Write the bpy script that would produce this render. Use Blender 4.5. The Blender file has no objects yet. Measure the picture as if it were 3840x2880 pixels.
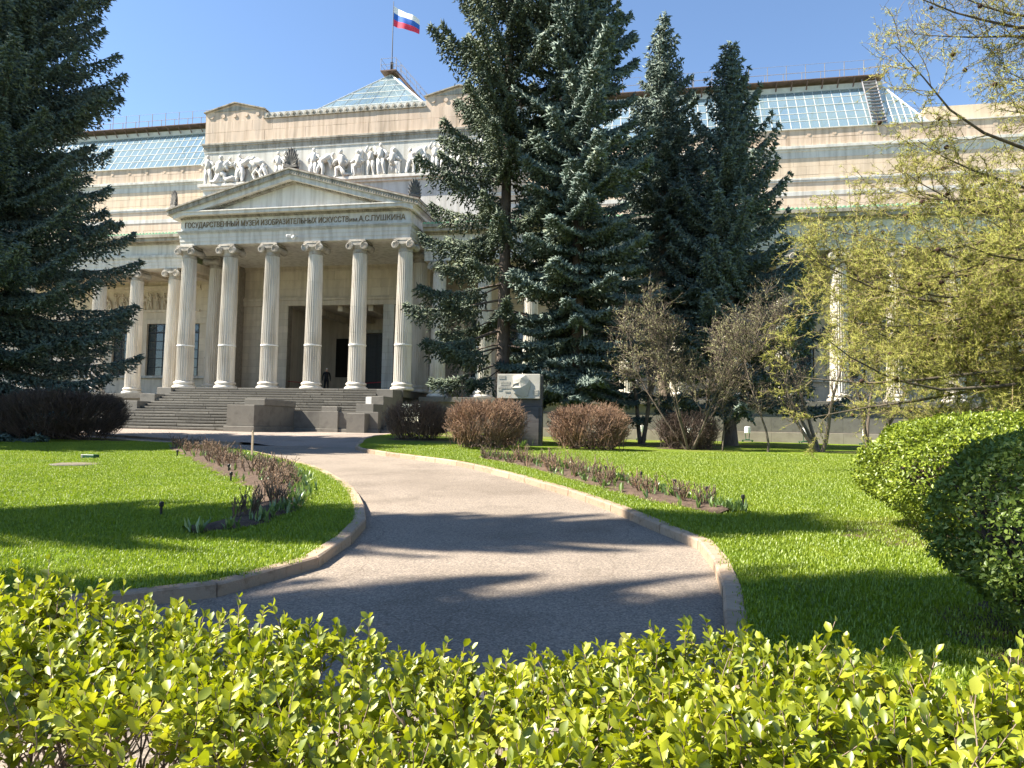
import bpy, math, random
import numpy as np
from mathutils import Matrix, Vector
random.seed(7); RNG = np.random.default_rng(11)
sc = bpy.context.scene
COL = sc.collection
rad = math.radians

# ------------------------------------------------------------------ camera
EYE = Vector((0.0, 0.0, 1.6))
YAW, PITCH, ROLL = rad(11.003), rad(3.337), rad(1.049)
fwd = Vector((-math.sin(YAW)*math.cos(PITCH), math.cos(YAW)*math.cos(PITCH), math.sin(PITCH)))
rgt = Vector((math.cos(YAW), math.sin(YAW), 0)); upv = rgt.cross(fwd)
r2 = rgt*math.cos(ROLL) + upv*math.sin(ROLL); u2 = upv*math.cos(ROLL) - rgt*math.sin(ROLL)
cd = bpy.data.cameras.new('camera'); cam = bpy.data.objects.new('camera', cd); COL.objects.link(cam)
cd.sensor_fit = 'HORIZONTAL'; cd.sensor_width = 36.0; cd.lens = 24.375
cd.clip_start = 0.05; cd.clip_end = 3000
cam.matrix_world = Matrix(((r2.x, u2.x, -fwd.x, EYE.x), (r2.y, u2.y, -fwd.y, EYE.y), (r2.z, u2.z, -fwd.z, EYE.z), (0, 0, 0, 1)))
sc.camera = cam

# ------------------------------------------------------------------ sky, sun, exposure
SUN_EL, SUN_AZ = rad(47), rad(75)          # azimuth measured from the facade normal, to the left
sdir = Vector((-math.sin(SUN_AZ)*math.cos(SUN_EL), -math.cos(SUN_AZ)*math.cos(SUN_EL), math.sin(SUN_EL)))
w = bpy.data.worlds.new('World'); sc.world = w; w.use_nodes = True
nt = w.node_tree; bg = nt.nodes['Background']
sky = nt.nodes.new('ShaderNodeTexSky'); sky.sky_type = 'NISHITA'; sky.sun_disc = False
sky.sun_elevation = SUN_EL; sky.sun_rotation = math.atan2(sdir.x, sdir.y)
sky.air_density = 1.0; sky.dust_density = 0.0; sky.ozone_density = 3.2; sky.altitude = 150
nt.links.new(sky.outputs[0], bg.inputs[0]); bg.inputs[1].default_value = 0.076
sl = bpy.data.lights.new('sun', 'SUN'); sl.energy = 5.0; sl.angle = rad(0.53); sl.color = (1.0, 0.915, 0.785)
so = bpy.data.objects.new('sun', sl); COL.objects.link(so); so.location = (-40, -10, 60)
so.rotation_euler = (-sdir).to_track_quat('-Z', 'Y').to_euler()
vs = sc.view_settings; vs.view_transform = 'Standard'; vs.look = 'None'; vs.gamma = 1; vs.exposure = 1.7
try: vs.use_curve_mapping = False
except Exception: pass
sc.render.engine = 'CYCLES'
sc.cycles.max_bounces = 7; sc.cycles.transparent_max_bounces = 10
sc.cycles.diffuse_bounces = 5; sc.cycles.glossy_bounces = 2; sc.cycles.transmission_bounces = 4

# ------------------------------------------------------------------ materials
def newmat(name):
    m = bpy.data.materials.new(name); m.use_nodes = True
    return m, m.node_tree.nodes, m.node_tree.links, m.node_tree.nodes['Principled BSDF']
def ramp(N, stops):
    r = N.new('ShaderNodeValToRGB'); e = r.color_ramp.elements
    while len(e) < len(stops): e.new(0.5)
    for el, (p, c) in zip(e, stops): el.position = p; el.color = (*c, 1)
    return r
def pmat(name, c1, c2, scale=3.0, rough=0.75, bump=0.0, bscale=None, stretch=(1, 1, 1), c3=None, objrand=0.0, spec=0.3, detail=6, dist=0.02, streak=0.0):
    """two/three tone noise on world position, optional per-object tint"""
    m, N, L, b = newmat(name)
    g = N.new('ShaderNodeNewGeometry'); mp = N.new('ShaderNodeMapping'); mp.inputs['Scale'].default_value = stretch
    L.new(g.outputs['Position'], mp.inputs[0])
    n = N.new('ShaderNodeTexNoise'); n.inputs['Scale'].default_value = scale; n.inputs['Detail'].default_value = detail; n.inputs['Roughness'].default_value = 0.62
    L.new(mp.outputs[0], n.inputs['Vector'])
    r = ramp(N, [(0.32, c1), (0.66, c2)] if c3 is None else [(0.28, c1), (0.5, c2), (0.72, c3)])
    L.new(n.outputs[0], r.inputs[0]); out = r.outputs[0]
    if streak:
        m2 = N.new('ShaderNodeMapping'); m2.inputs['Scale'].default_value = (2.2, 2.2, .16); L.new(g.outputs['Position'], m2.inputs[0])
        ns = N.new('ShaderNodeTexNoise'); ns.inputs['Scale'].default_value = 1.5; ns.inputs['Detail'].default_value = 7; L.new(m2.outputs[0], ns.inputs['Vector'])
        rs = ramp(N, [(.36, (1-streak, 1-streak*1.05, 1-streak*1.15)), (.56, (1, 1, 1))]); L.new(ns.outputs[0], rs.inputs[0])
        ms = N.new('ShaderNodeMix'); ms.data_type = 'RGBA'; ms.blend_type = 'MULTIPLY'; ms.inputs[0].default_value = 1; L.new(out, ms.inputs[6]); L.new(rs.outputs[0], ms.inputs[7]); out = ms.outputs[2]
    if objrand:
        oi = N.new('ShaderNodeObjectInfo'); mr = N.new('ShaderNodeMapRange')
        mr.inputs[3].default_value = 1-objrand; mr.inputs[4].default_value = 1+objrand
        L.new(oi.outputs['Random'], mr.inputs[0])
        mx = N.new('ShaderNodeMix'); mx.data_type = 'RGBA'; mx.blend_type = 'MULTIPLY'; mx.inputs[0].default_value = 1
        L.new(out, mx.inputs[6]); L.new(mr.outputs[0], mx.inputs[7]); out = mx.outputs[2]
    L.new(out, b.inputs['Base Color'])
    b.inputs['Roughness'].default_value = rough; b.inputs['Specular IOR Level'].default_value = spec
    if bump:
        n2 = N.new('ShaderNodeTexNoise'); n2.inputs['Scale'].default_value = bscale or scale*8; n2.inputs['Detail'].default_value = 4
        L.new(g.outputs['Position'], n2.inputs['Vector'])
        bp = N.new('ShaderNodeBump'); bp.inputs['Strength'].default_value = bump; bp.inputs['Distance'].default_value = dist
        L.new(n2.outputs[0], bp.inputs['Height']); L.new(bp.outputs[0], b.inputs['Normal'])
    return m
def leafmat(name, stops, trans=0.3, rough=0.5, gloss=0.08, tcol=None, pscale=0.8):
    """leaf: diffuse + translucent + a little gloss; colour by island and by slow noise"""
    m, N, L, b = newmat(name); N.remove(b); o = N['Material Output']
    g = N.new('ShaderNodeNewGeometry'); n = N.new('ShaderNodeTexNoise'); n.inputs['Scale'].default_value = pscale; n.inputs['Detail'].default_value = 3
    L.new(g.outputs['Position'], n.inputs['Vector'])
    a = N.new('ShaderNodeMath'); a.operation = 'MULTIPLY_ADD'; a.inputs[1].default_value = 0.6
    L.new(g.outputs['Random Per Island'], a.inputs[0])
    s = N.new('ShaderNodeMath'); s.operation = 'MULTIPLY_ADD'; s.inputs[1].default_value = 0.7; s.inputs[2].default_value = -0.15
    L.new(n.outputs[0], s.inputs[0]); L.new(s.outputs[0], a.inputs[2])
    r = ramp(N, stops); L.new(a.outputs[0], r.inputs[0])
    d = N.new('ShaderNodeBsdfDiffuse'); t = N.new('ShaderNodeBsdfTranslucent'); gl = N.new('ShaderNodeBsdfGlossy')
    gl.inputs['Roughness'].default_value = rough; gl.inputs['Color'].default_value = (0.9, 0.95, 0.9, 1)
    L.new(r.outputs[0], d.inputs[0])
    if tcol:
        mx = N.new('ShaderNodeMix'); mx.data_type = 'RGBA'; mx.blend_type = 'MULTIPLY'; mx.inputs[0].default_value = 1
        mx.inputs[7].default_value = (*tcol, 1); L.new(r.outputs[0], mx.inputs[6]); L.new(mx.outputs[2], t.inputs[0])
    else: L.new(r.outputs[0], t.inputs[0])
    m1 = N.new('ShaderNodeMixShader'); m1.inputs[0].default_value = trans; L.new(d.outputs[0], m1.inputs[1]); L.new(t.outputs[0], m1.inputs[2])
    m2 = N.new('ShaderNodeMixShader'); m2.inputs[0].default_value = gloss; L.new(m1.outputs[0], m2.inputs[1]); L.new(gl.outputs[0], m2.inputs[2])
    L.new(m2.outputs[0], o.inputs[0])
    return m
def flat(name, c, rough=0.6, metal=0.0, spec=0.4, var=0.12):
    m = pmat(name, tuple(x*(1-var) for x in c), tuple(min(1, x*(1+var)) for x in c), 6, rough, spec=spec)
    m.node_tree.nodes['Principled BSDF'].inputs['Metallic'].default_value = metal
    return m
M = {}
M['marble'] = pmat('marble', (.60, .585, .54), (.70, .68, .63), 1.1, .7, .15, 14, (1, 1, .35), (.66, .62, .55), .05, streak=.22)
M['column'] = pmat('column_marble', (.60, .545, .46), (.70, .665, .595), .9, .7, .0, 20, (1, 1, .35), (.64, .575, .475), .04, streak=.25)
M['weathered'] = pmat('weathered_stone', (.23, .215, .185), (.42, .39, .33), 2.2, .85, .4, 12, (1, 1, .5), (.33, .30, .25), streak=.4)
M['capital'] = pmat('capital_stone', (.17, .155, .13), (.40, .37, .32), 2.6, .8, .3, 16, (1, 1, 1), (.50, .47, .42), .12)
M['cream'] = pmat('cream_stone', (.60, .47, .335), (.70, .565, .415), .9, .8, .15, 9, (1, 1, .5), (.64, .53, .40), .05, streak=.2)
M['pink'] = pmat('pink_stone', (.57, .435, .33), (.66, .52, .40), .8, .8, .15, 9, (1, 1, .25), (.47, .385, .31), .05, streak=.3)
M['warmwall'] = pmat('warm_wall_stone', (.56, .485, .38), (.66, .59, .48), 1.3, .8, .15, 12, (1, 1, .6), (.60, .53, .44), .07, streak=.15)
M['palewall'] = pmat('pale_wall_stone', (.53, .53, .49), (.62, .61, .56), 1.2, .8, .1, 12, (1, 1, .5), None, .05, streak=.25)
M['joint'] = pmat('joint_mortar', (.24, .21, .17), (.34, .30, .25), 4, .9)
M['step'] = pmat('step_granite', (.085, .08, .07), (.145, .138, .12), 3.5, .75, .3, 60, c3=(.115, .108, .094), objrand=.28)
M['plinth'] = pmat('plinth_granite', (.12, .113, .10), (.19, .18, .158), 1.6, .75, .2, 40, c3=(.155, .146, .128), objrand=.10)
M['plinthlow'] = pmat('plinth_low_granite', (.27, .235, .195), (.36, .32, .265), 1.4, .75, .2, 40, objrand=.06)
M['copper'] = pmat('copper_patina', (.16, .34, .20), (.30, .50, .32), 3, .7)
M['kerb'] = pmat('kerb_granite', (.22, .155, .10), (.36, .27, .19), 9, .8, .35, 70, c3=(.30, .235, .175), objrand=.2)
M['acro'] = pmat('dark_weathered_stone', (.10, .095, .09), (.22, .205, .185), 3, .85, .3, 14)
M['iron'] = flat('dark_iron', (.03, .03, .032), .5)
M['rust'] = pmat('rust_metal', (.12, .075, .06), (.20, .135, .11), 2.5, .7)
M['rail'] = flat('grey_rail', (.26, .25, .26), .5)
M['white_metal'] = flat('white_paint', (.78, .78, .76), .4, var=.05)
M['glazbar'] = pmat('glazing_bar', (.50, .50, .46), (.66, .66, .62), 2, .6)
M['bronze'] = pmat('bronze_letters', (.13, .095, .05), (.30, .22, .11), 4, .5)
M['door'] = flat('dark_bronze_door', (.018, .016, .014), .4)
M['black'] = flat('black_plastic', (.015, .015, .016), .4)
M['green_metal'] = flat('green_metal', (.015, .075, .035), .5)
M['wood'] = pmat('bare_wood', (.45, .33, .22), (.58, .46, .32), 6, .8, stretch=(8, 8, .6))
M['bark'] = pmat('spruce_bark', (.055, .042, .034), (.15, .12, .10), 5, .95, .8, 30, (1, 1, .35), (.10, .085, .075), dist=.05)
M['barkpale'] = pmat('pale_bark', (.12, .09, .065), (.30, .24, .185), 5, .95, .5, 25, (1, 1, .4), (.19, .15, .115), dist=.03)
M['bark_larch'] = pmat('larch_bark', (.05, .042, .032), (.13, .11, .08), 6, .95, .6, 30, (1, 1, .4), dist=.03)
M['soil'] = pmat('bed_soil', (.05, .034, .024), (.12, .082, .058), 9, .95, .8, 30, dist=.03)
M['twig_red'] = leafmat('brown_twig', [(.1, (.10, .062, .045)), (.5, (.24, .14, .09)), (.9, (.40, .25, .15))], .1, .6, .04)
M['twig_dark'] = leafmat('dark_twig', [(.1, (.045, .032, .027)), (.9, (.14, .095, .075))], .05, .6, .03)
M['rose_stem'] = leafmat('rose_stem', [(.1, (.06, .042, .03)), (.6, (.19, .13, .085)), (.95, (.30, .16, .09))], .05, .6, .03)
# glass of the roofs: clear pane with sky reflection
def glassmat(name, tint, transp, rough=.06):
    m, N, L, b = newmat(name); o = N['Material Output']
    b.inputs['Base Color'].default_value = (*tint, 1); b.inputs['Roughness'].default_value = rough; b.inputs['Specular IOR Level'].default_value = .9
    g = N.new('ShaderNodeNewGeometry'); n = N.new('ShaderNodeTexNoise'); n.inputs['Scale'].default_value = .35
    L.new(g.outputs['Position'], n.inputs['Vector'])
    mr = N.new('ShaderNodeMapRange'); mr.inputs[1].default_value = .35; mr.inputs[2].default_value = .65; mr.inputs[3].default_value = transp*.65; mr.inputs[4].default_value = min(1, transp*1.25)
    L.new(n.outputs[0], mr.inputs[0])
    t = N.new('ShaderNodeBsdfTransparent'); t.inputs[0].default_value = (.86, .93, .95, 1)
    x = N.new('ShaderNodeMixShader'); L.new(mr.outputs[0], x.inputs[0]); L.new(b.outputs[0], x.inputs[1]); L.new(t.outputs[0], x.inputs[2]); L.new(x.outputs[0], o.inputs[0])
    return m
M['roofglass'] = glassmat('roof_glass', (.22, .30, .33), .50)
M['winglass'] = glassmat('window_glass', (.05, .075, .085), .12, .03)

# ------------------------------------------------------------------ mesh helpers
class MB:
    def __init__(s): s.v = []; s.f = []
    def add(s, vs, fs):
        o = len(s.v); s.v += [tuple(x) for x in vs]; s.f += [tuple(i+o for i in f) for f in fs]; return s
    def box(s, x0, x1, y0, y1, z0, z1, bev=0):
        if bev:
            b = bev; ring = lambda i, z: [(x0+i, y0+i, z), (x1-i, y0+i, z), (x1-i, y1-i, z), (x0+i, y1-i, z)]
            vs = ring(b, z0)+ring(0, z0+b)+ring(0, z1-b)+ring(b, z1)
            fs = [(3, 2, 1, 0), (12, 13, 14, 15)]
            for k in range(3):
                for i in range(4): fs.append((k*4+i, k*4+(i+1) % 4, k*4+4+(i+1) % 4, k*4+4+i))
            return s.add(vs, fs)
        return s.add([(x0, y0, z0), (x1, y0, z0), (x1, y1, z0), (x0, y1, z0), (x0, y0, z1), (x1, y0, z1), (x1, y1, z1), (x0, y1, z1)],
                     [(0, 3, 2, 1), (4, 5, 6, 7), (0, 1, 5, 4), (1, 2, 6, 5), (2, 3, 7, 6), (3, 0, 4, 7)])
    def prism(s, poly, a, b, axis='y'):
        """polygon in the two other axes extruded from a to b"""
        n = len(poly)
        mk = {'y': lambda p, t: (p[0], t, p[1]), 'x': lambda p, t: (t, p[0], p[1]), 'z': lambda p, t: (p[0], p[1], t)}[axis]
        vs = [mk(p, a) for p in poly]+[mk(p, b) for p in poly]
        return s.add(vs, [tuple(range(n-1, -1, -1)), tuple(range(n, 2*n))]+[(i, (i+1) % n, n+(i+1) % n, n+i) for i in range(n)])
    def tube(s, pts, rads, n=6, cap=True):
        pts = [Vector(p) for p in pts]; k = len(pts)
        if not hasattr(rads, '__len__'): rads = [rads]*k
        vs = []; ref = None
        for i, p in enumerate(pts):
            d = (pts[min(i+1, k-1)]-pts[max(i-1, 0)])
            d = d.normalized() if d.length > 1e-9 else Vector((0, 0, 1))
            if ref is None: ref = Vector((1, 0, 0)) if abs(d.x) < .8 else Vector((0, 1, 0))
            a = (ref-d*ref.dot(d)).normalized(); ref = a; b = d.cross(a)
            for j in range(n):
                t = 2*math.pi*j/n; vs.append(p+(a*math.cos(t)+b*math.sin(t))*rads[i])
        fs = [(i*n+j, i*n+(j+1) % n, (i+1)*n+(j+1) % n, (i+1)*n+j) for i in range(k-1) for j in range(n)]
        if cap: fs += [tuple(range(n-1, -1, -1)), tuple((k-1)*n+j for j in range(n))]
        return s.add(vs, fs)
    def lathe(s, prof, n=24, c=(0, 0, 0), sx=1, sy=1):
        k = len(prof); vs = [(c[0]+r*math.cos(2*math.pi*j/n)*sx, c[1]+r*math.sin(2*math.pi*j/n)*sy, c[2]+z) for r, z in prof for j in range(n)]
        fs = [(i*n+j, i*n+(j+1) % n, (i+1)*n+(j+1) % n, (i+1)*n+j) for i in range(k-1) for j in range(n)]
        fs += [tuple(range(n-1, -1, -1)), tuple((k-1)*n+j for j in range(n))]
        return s.add(vs, fs)
    def ball(s, c, r, n=8, sx=1, sy=1, sz=1):
        m = max(4, n//2); pr = [(max(1e-3, math.sin(math.pi*i/m))*r, -math.cos(math.pi*i/m)*r*sz) for i in range(m+1)]
        return s.lathe(pr, n, c, sx, sy)
    def mesh(s, name, mat=None, smooth=False):
        me = bpy.data.meshes.new(name); me.from_pydata(s.v, [], s.f)
        if mat: me.materials.append(M[mat] if isinstance(mat, str) else mat)
        if smooth: me.polygons.foreach_set('use_smooth', [True]*len(me.polygons))
        me.update(); return me
def link(name, me, parent=None, loc=None, rot=None, scale=None):
    o = bpy.data.objects.new(name, me); COL.objects.link(o)
    if parent is not None:
        o.parent = parent
    if loc is not None: o.location = loc
    if rot is not None: o.rotation_euler = rot
    if scale is not None: o.scale = scale
    return o
ABS = {}
def part(name, mb, mat, parent, smooth=False):
    """a part whose vertices are in world coordinates, under an Empty that stands at the thing's base"""
    o = bpy.data.objects.new(name, mb.mesh(name, mat, smooth)); COL.objects.link(o); o.parent = parent
    if parent.name in ABS: o.matrix_parent_inverse = Matrix.Translation(-Vector(ABS[parent.name]))
    return o
def piece(name, me, parent, loc, rot=None, scale=None):
    """a copy that shares mesh data; loc is in world coordinates for abs parents"""
    o = bpy.data.objects.new(name, me); COL.objects.link(o); o.parent = parent
    if parent.name in ABS: o.matrix_parent_inverse = Matrix.Translation(-Vector(ABS[parent.name]))
    o.location = loc
    if rot is not None: o.rotation_euler = rot
    if scale is not None: o.scale = scale
    return o
def thing(name, label, cat, loc=(0, 0, 0), group=None, rotz=0, absolute=False):
    o = bpy.data.objects.new(name, None); COL.objects.link(o); o.location = loc; o.rotation_euler = (0, 0, rotz)
    o.empty_display_size = .3; tag(o, label, cat, group)
    if absolute: ABS[o.name] = tuple(loc)
    return o
def tag(o, label, cat, group=None):
    o['label'] = label; o['category'] = cat
    if group: o['group'] = group
    return o
def local(name, mb, mat, parent, smooth=False):
    me = mb.mesh(name, mat, smooth) if isinstance(mb, MB) else mb
    o = bpy.data.objects.new(name, me); COL.objects.link(o); o.parent = parent
    return o
def npmesh(name, V, F, mat=None, smooth=False):
    """V (n,3) and F (m,k) arrays -> mesh, fast"""
    me = bpy.data.meshes.new(name); V = np.asarray(V, dtype=np.float32); F = np.asarray(F, dtype=np.int32); m, k = F.shape
    me.vertices.add(len(V)); me.vertices.foreach_set('co', V.ravel())
    me.loops.add(m*k); me.loops.foreach_set('vertex_index', F.ravel())
    me.polygons.add(m); me.polygons.foreach_set('loop_start', np.arange(0, m*k, k, dtype=np.int32))
    if smooth: me.polygons.foreach_set('use_smooth', np.ones(m, dtype=bool))
    if mat: me.materials.append(M[mat] if isinstance(mat, str) else mat)
    me.update(calc_edges=True); return me
def copy_tree(o, label=None, group=None, loc=None, rotz=None, scale=None):
    c = o.copy(); COL.objects.link(c)
    if label: c['label'] = label
    if group: c['group'] = group
    if loc is not None: c.location = loc
    if rotz is not None: c.rotation_euler = (0, 0, rotz)
    if scale is not None: c.scale = (scale,)*3 if not hasattr(scale, '__len__') else scale
    for ch in o.children:
        d = ch.copy(); COL.objects.link(d); d.parent = c
        for g in ch.children:
            e = g.copy(); COL.objects.link(e); e.parent = d
    return c
def struct(o): o['kind'] = 'structure'; return o

# ------------------------------------------------------------------ terrain
def smooth(t): t = np.clip(t, 0, 1); return t*t*(3-2*t)
def zt(x, y):
    x = np.asarray(x, float); y = np.asarray(y, float)
    base = 1.02*np.clip((y-5)/28.5, 0, 3)
    cap = .98+(.72-.98)*smooth((x+14)/10)
    d = base-cap; return np.where(d > .12, cap, np.where(d < -.12, base, cap-(.12-d)**2/.48))
def Z(x, y): return float(zt(x, y))
LK = [(-12, 3.3), (-9, 3.6), (-7, 3.9), (-5.6, 4.4), (-4.6, 4.95), (-3.95, 5.4), (-3.55, 5.9), (-3.36, 6.55), (-3.42, 7.5), (-3.69, 8.8), (-4.09, 9.82), (-5.12, 11.84), (-6.07, 13.33), (-7.75, 15.6), (-8.95, 16.8), (-11.6, 19.3), (-14.2, 21.1), (-17.5, 22.5), (-22, 23.9), (-30, 25.5), (-45, 27.8), (-70, 30.5)]
RK = [(.1, .2), (.25, 2.0), (.42, 3.6), (.53, 4.7), (.60, 5.6), (.67, 6.4), (.72, 7.2), (.67, 8.45), (.54, 8.97), (.27, 9.5), (-.24, 10.65), (-.81, 11.9), (-1.72, 13.45), (-3.05, 15.5), (-4.76, 17.8), (-6.2, 19.1), (-7.5, 20.05), (-9.0, 21.4), (-9.9, 22.7), (-10.6, 24.5), (-11.5, 27), (-12.1, 30), (-12.3, 34), (-12.3, 43)]
def dense(P, step=.25):
    """Catmull-Rom resample"""
    P = [Vector((a, b)) for a, b in P]; out = []
    for i in range(len(P)-1):
        p0 = P[max(i-1, 0)]; p1 = P[i]; p2 = P[i+1]; p3 = P[min(i+2, len(P)-1)]
        n = max(1, int((p2-p1).length/step))
        for k in range(n):
            t = k/n; out.append(.5*((2*p1)+(p2-p0)*t+(2*p0-5*p1+4*p2-p3)*t*t+(3*p1-p0-3*p2+p3)*t**3))
    out.append(P[-1]); return [(float(a.x), float(a.y)) for a in out]
LKD, RKD = dense(LK), dense(RK)
def curveX(C, y):
    ys = np.array([c[1] for c in C]); xs = np.array([c[0] for c in C]); return np.interp(y, ys, xs)
KERB_H, KERB_W = .125, .17
def side(C, off):
    """offset a polyline to its left by off"""
    out = []
    for i, p in enumerate(C):
        a = Vector(C[max(i-1, 0)]); b = Vector(C[min(i+1, len(C)-1)]); d = (b-a).normalized(); n = Vector((-d.y, d.x))
        q = Vector(p)+n*off; out.append((q.x, q.y))
    return out
# ------------------------------------------------------------------ ground, drive, lawns
def lawn_material():
    m, N, L, b = newmat('lawn_grass'); g = N.new('ShaderNodeNewGeometry')
    def noise(s, d=5, st=(1, 1, 1)):
        mp = N.new('ShaderNodeMapping'); mp.inputs['Scale'].default_value = st; L.new(g.outputs['Position'], mp.inputs[0])
        n = N.new('ShaderNodeTexNoise'); n.inputs['Scale'].default_value = s; n.inputs['Detail'].default_value = d; L.new(mp.outputs[0], n.inputs['Vector']); return n
    r = ramp(N, [(.3, (.10, .145, .012)), (.52, (.155, .21, .018)), (.75, (.215, .255, .03))]); L.new(noise(22, 6).outputs[0], r.inputs[0])
    r2 = ramp(N, [(.35, (1.05, 1.0, .85)), (.6, (.85, 1.0, .9)), (.8, (1.35, 1.12, .8))]); L.new(noise(.9, 6).outputs[0], r2.inputs[0])
    mx = N.new('ShaderNodeMix'); mx.data_type = 'RGBA'; mx.blend_type = 'MULTIPLY'; mx.inputs[0].default_value = 1
    L.new(r.outputs[0], mx.inputs[6]); L.new(r2.outputs[0], mx.inputs[7])
    # trodden bare earth under the trees by the museum wall
    sx = N.new('ShaderNodeSeparateXYZ'); L.new(g.outputs['Position'], sx.inputs[0])
    mr = N.new('ShaderNodeMapRange'); mr.inputs[1].default_value = 24.5; mr.inputs[2].default_value = 27.5; L.new(sx.outputs['Y'], mr.inputs[0])
    nr = ramp(N, [(.50, (0, 0, 0)), (.60, (.8, .8, .8))]); L.new(noise(.55, 6, (.5, 1, 1)).outputs[0], nr.inputs[0])
    mu = N.new('ShaderNodeMath'); mu.operation = 'MULTIPLY'; L.new(mr.outputs[0], mu.inputs[0]); L.new(nr.outputs[0], mu.inputs[1])
    so_ = ramp(N, [(.3, (.15, .10, .066)), (.7, (.26, .185, .13))]); L.new(noise(9).outputs[0], so_.inputs[0])
    m2 = N.new('ShaderNodeMix'); m2.data_type = 'RGBA'; L.new(mu.outputs[0], m2.inputs[0]); L.new(mx.outputs[2], m2.inputs[6]); L.new(so_.outputs[0], m2.inputs[7])
    L.new(m2.outputs[2], b.inputs['Base Color']); b.inputs['Roughness'].default_value = .9; b.inputs['Specular IOR Level'].default_value = .15
    bp = N.new('ShaderNodeBump'); bp.inputs['Strength'].default_value = .9; bp.inputs['Distance'].default_value = .05
    L.new(noise(45, 4).outputs[0], bp.inputs['Height']); L.new(bp.outputs[0], b.inputs['Normal'])
    return m
M['lawn'] = lawn_material()
def asphalt(name, ca, cb, cc):
    m = pmat(name, ca, cb, .8, .88, .6, 160, c3=cc, dist=.01, detail=10); N, L = m.node_tree.nodes, m.node_tree.links; b = N['Principled BSDF']
    g = N.new('ShaderNodeNewGeometry'); v = N.new('ShaderNodeTexVoronoi'); v.inputs['Scale'].default_value = 75; L.new(g.outputs['Position'], v.inputs['Vector'])
    n = N.new('ShaderNodeTexNoise'); n.inputs['Scale'].default_value = 38; n.inputs['Detail'].default_value = 5; L.new(g.outputs['Position'], n.inputs['Vector'])
    r = ramp(N, [(.0, (.62, .62, .62)), (.5, (1, 1, 1)), (1.0, (1.5, 1.45, 1.4))]); L.new(v.outputs['Color'], r.inputs[0])
    r_b = ramp(N, [(.35, (.8, .8, .8)), (.65, (1.2, 1.2, 1.2))]); L.new(n.outputs[0], r_b.inputs[0])
    src = b.inputs['Base Color'].links[0].from_socket; prev = src
    st = N.new('ShaderNodeTexNoise'); st.inputs['Scale'].default_value = .33; st.inputs['Detail'].default_value = 6; L.new(g.outputs['Position'], st.inputs['Vector'])
    r_s = ramp(N, [(.34, (.80, .79, .78)), (.52, (1, 1, 1)), (.75, (1.10, 1.09, 1.07))]); L.new(st.outputs[0], r_s.inputs[0])
    wv = N.new('ShaderNodeTexNoise'); wv.inputs['Scale'].default_value = 1.4; wv.inputs['Detail'].default_value = 4; L.new(g.outputs['Position'], wv.inputs['Vector'])
    vm = N.new('ShaderNodeVectorMath'); vm.operation = 'MULTIPLY_ADD'; vm.inputs[1].default_value = (.7, .7, .7); L.new(wv.outputs['Color'], vm.inputs[0]); L.new(g.outputs['Position'], vm.inputs[2])
    vc = N.new('ShaderNodeTexVoronoi'); vc.feature = 'DISTANCE_TO_EDGE'; vc.inputs['Scale'].default_value = .23; L.new(vm.outputs[0], vc.inputs['Vector'])
    r_c = ramp(N, [(.0, (.78, .77, .76)), (.002, (.86, .85, .85)), (.0035, (1, 1, 1))]); L.new(vc.outputs[0], r_c.inputs[0])
    for q in (r, r_b, r_s, r_c):
        mx = N.new('ShaderNodeMix'); mx.data_type = 'RGBA'; mx.blend_type = 'MULTIPLY'; mx.inputs[0].default_value = 1; L.new(prev, mx.inputs[6]); L.new(q.outputs[0], mx.inputs[7]); prev = mx.outputs[2]
    L.new(prev, b.inputs['Base Color']); return m
M['asphalt'] = asphalt('drive_asphalt', (.175, .147, .118), (.24, .203, .165), (.21, .178, .144))
M['forecourt'] = asphalt('forecourt_asphalt', (.225, .185, .155), (.285, .24, .205), (.26, .215, .182))
M['rough_ground'] = pmat('rough_ground', (.05, .08, .02), (.10, .13, .04), .5, .95)
def grid(name, xs, ys, zf, mat, smoothf=True):
    X, Y = np.meshgrid(np.array(xs, float), np.array(ys, float)); V = np.stack([X, Y, zf(X, Y)], -1).reshape(-1, 3)
    nx, ny = len(xs), len(ys); i = np.arange(ny-1)[:, None]*nx+np.arange(nx-1)[None]
    F = np.stack([i, i+1, i+nx+1, i+nx], -1).reshape(-1, 4)
    return npmesh(name, V, F, mat, smoothf)
gx = [-1500, -400, -150, -90]+list(range(-80, 81, 8))+[95, 150, 400, 1500]; gy = [-1500, -300, -60, -20, -8]+list(range(-4, 48, 4))+[60, 90, 200, 600, 1800]
struct(link('ground', grid('ground', gx, gy, lambda x, y: zt(x, y)-.08, 'rough_ground')))
struct(link('driveway', grid('driveway', np.concatenate([[-95, -80, -60], np.arange(-45, 20, 1.0), [30, 50, 80]]), np.concatenate([[-18, -9], np.arange(-3, 45, .75)]), zt, 'asphalt')))
FL = [(-75, 32), (-40, 29.5), (-29, 27.9), (-22.7, 26.2), (-19.6, 25.1), (-16.7, 24.0), (-14.2, 23.35), (-13.2, 23.3), (-9.3, 23.3)]
fx = np.unique(np.concatenate([np.arange(-75, -40, 3.0), np.arange(-40, -9.2, .5)]))
fy0 = np.interp(fx, [a for a, b in FL], [b for a, b in FL])
rows = np.linspace(0, 1, 16); FX = np.repeat(fx[None], 16, 0); FY = fy0[None]+(47-fy0[None])*rows[:, None]
lift = .004+.095*smooth((-13.3-FX)/1.2)*np.clip(1-(FY-fy0[None])/9, .0, 1)
FZ = zt(FX, FY)+np.maximum(lift, .004); nx = len(fx); ii = np.arange(15)[:, None]*nx+np.arange(nx-1)[None]
struct(link('forecourt', npmesh('forecourt', np.stack([FX, FY, FZ], -1).reshape(-1, 3), np.stack([ii, ii+1, ii+nx+1, ii+nx], -1).reshape(-1, 4), 'forecourt', True)))
LAWN_UP = KERB_H-.015
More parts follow.
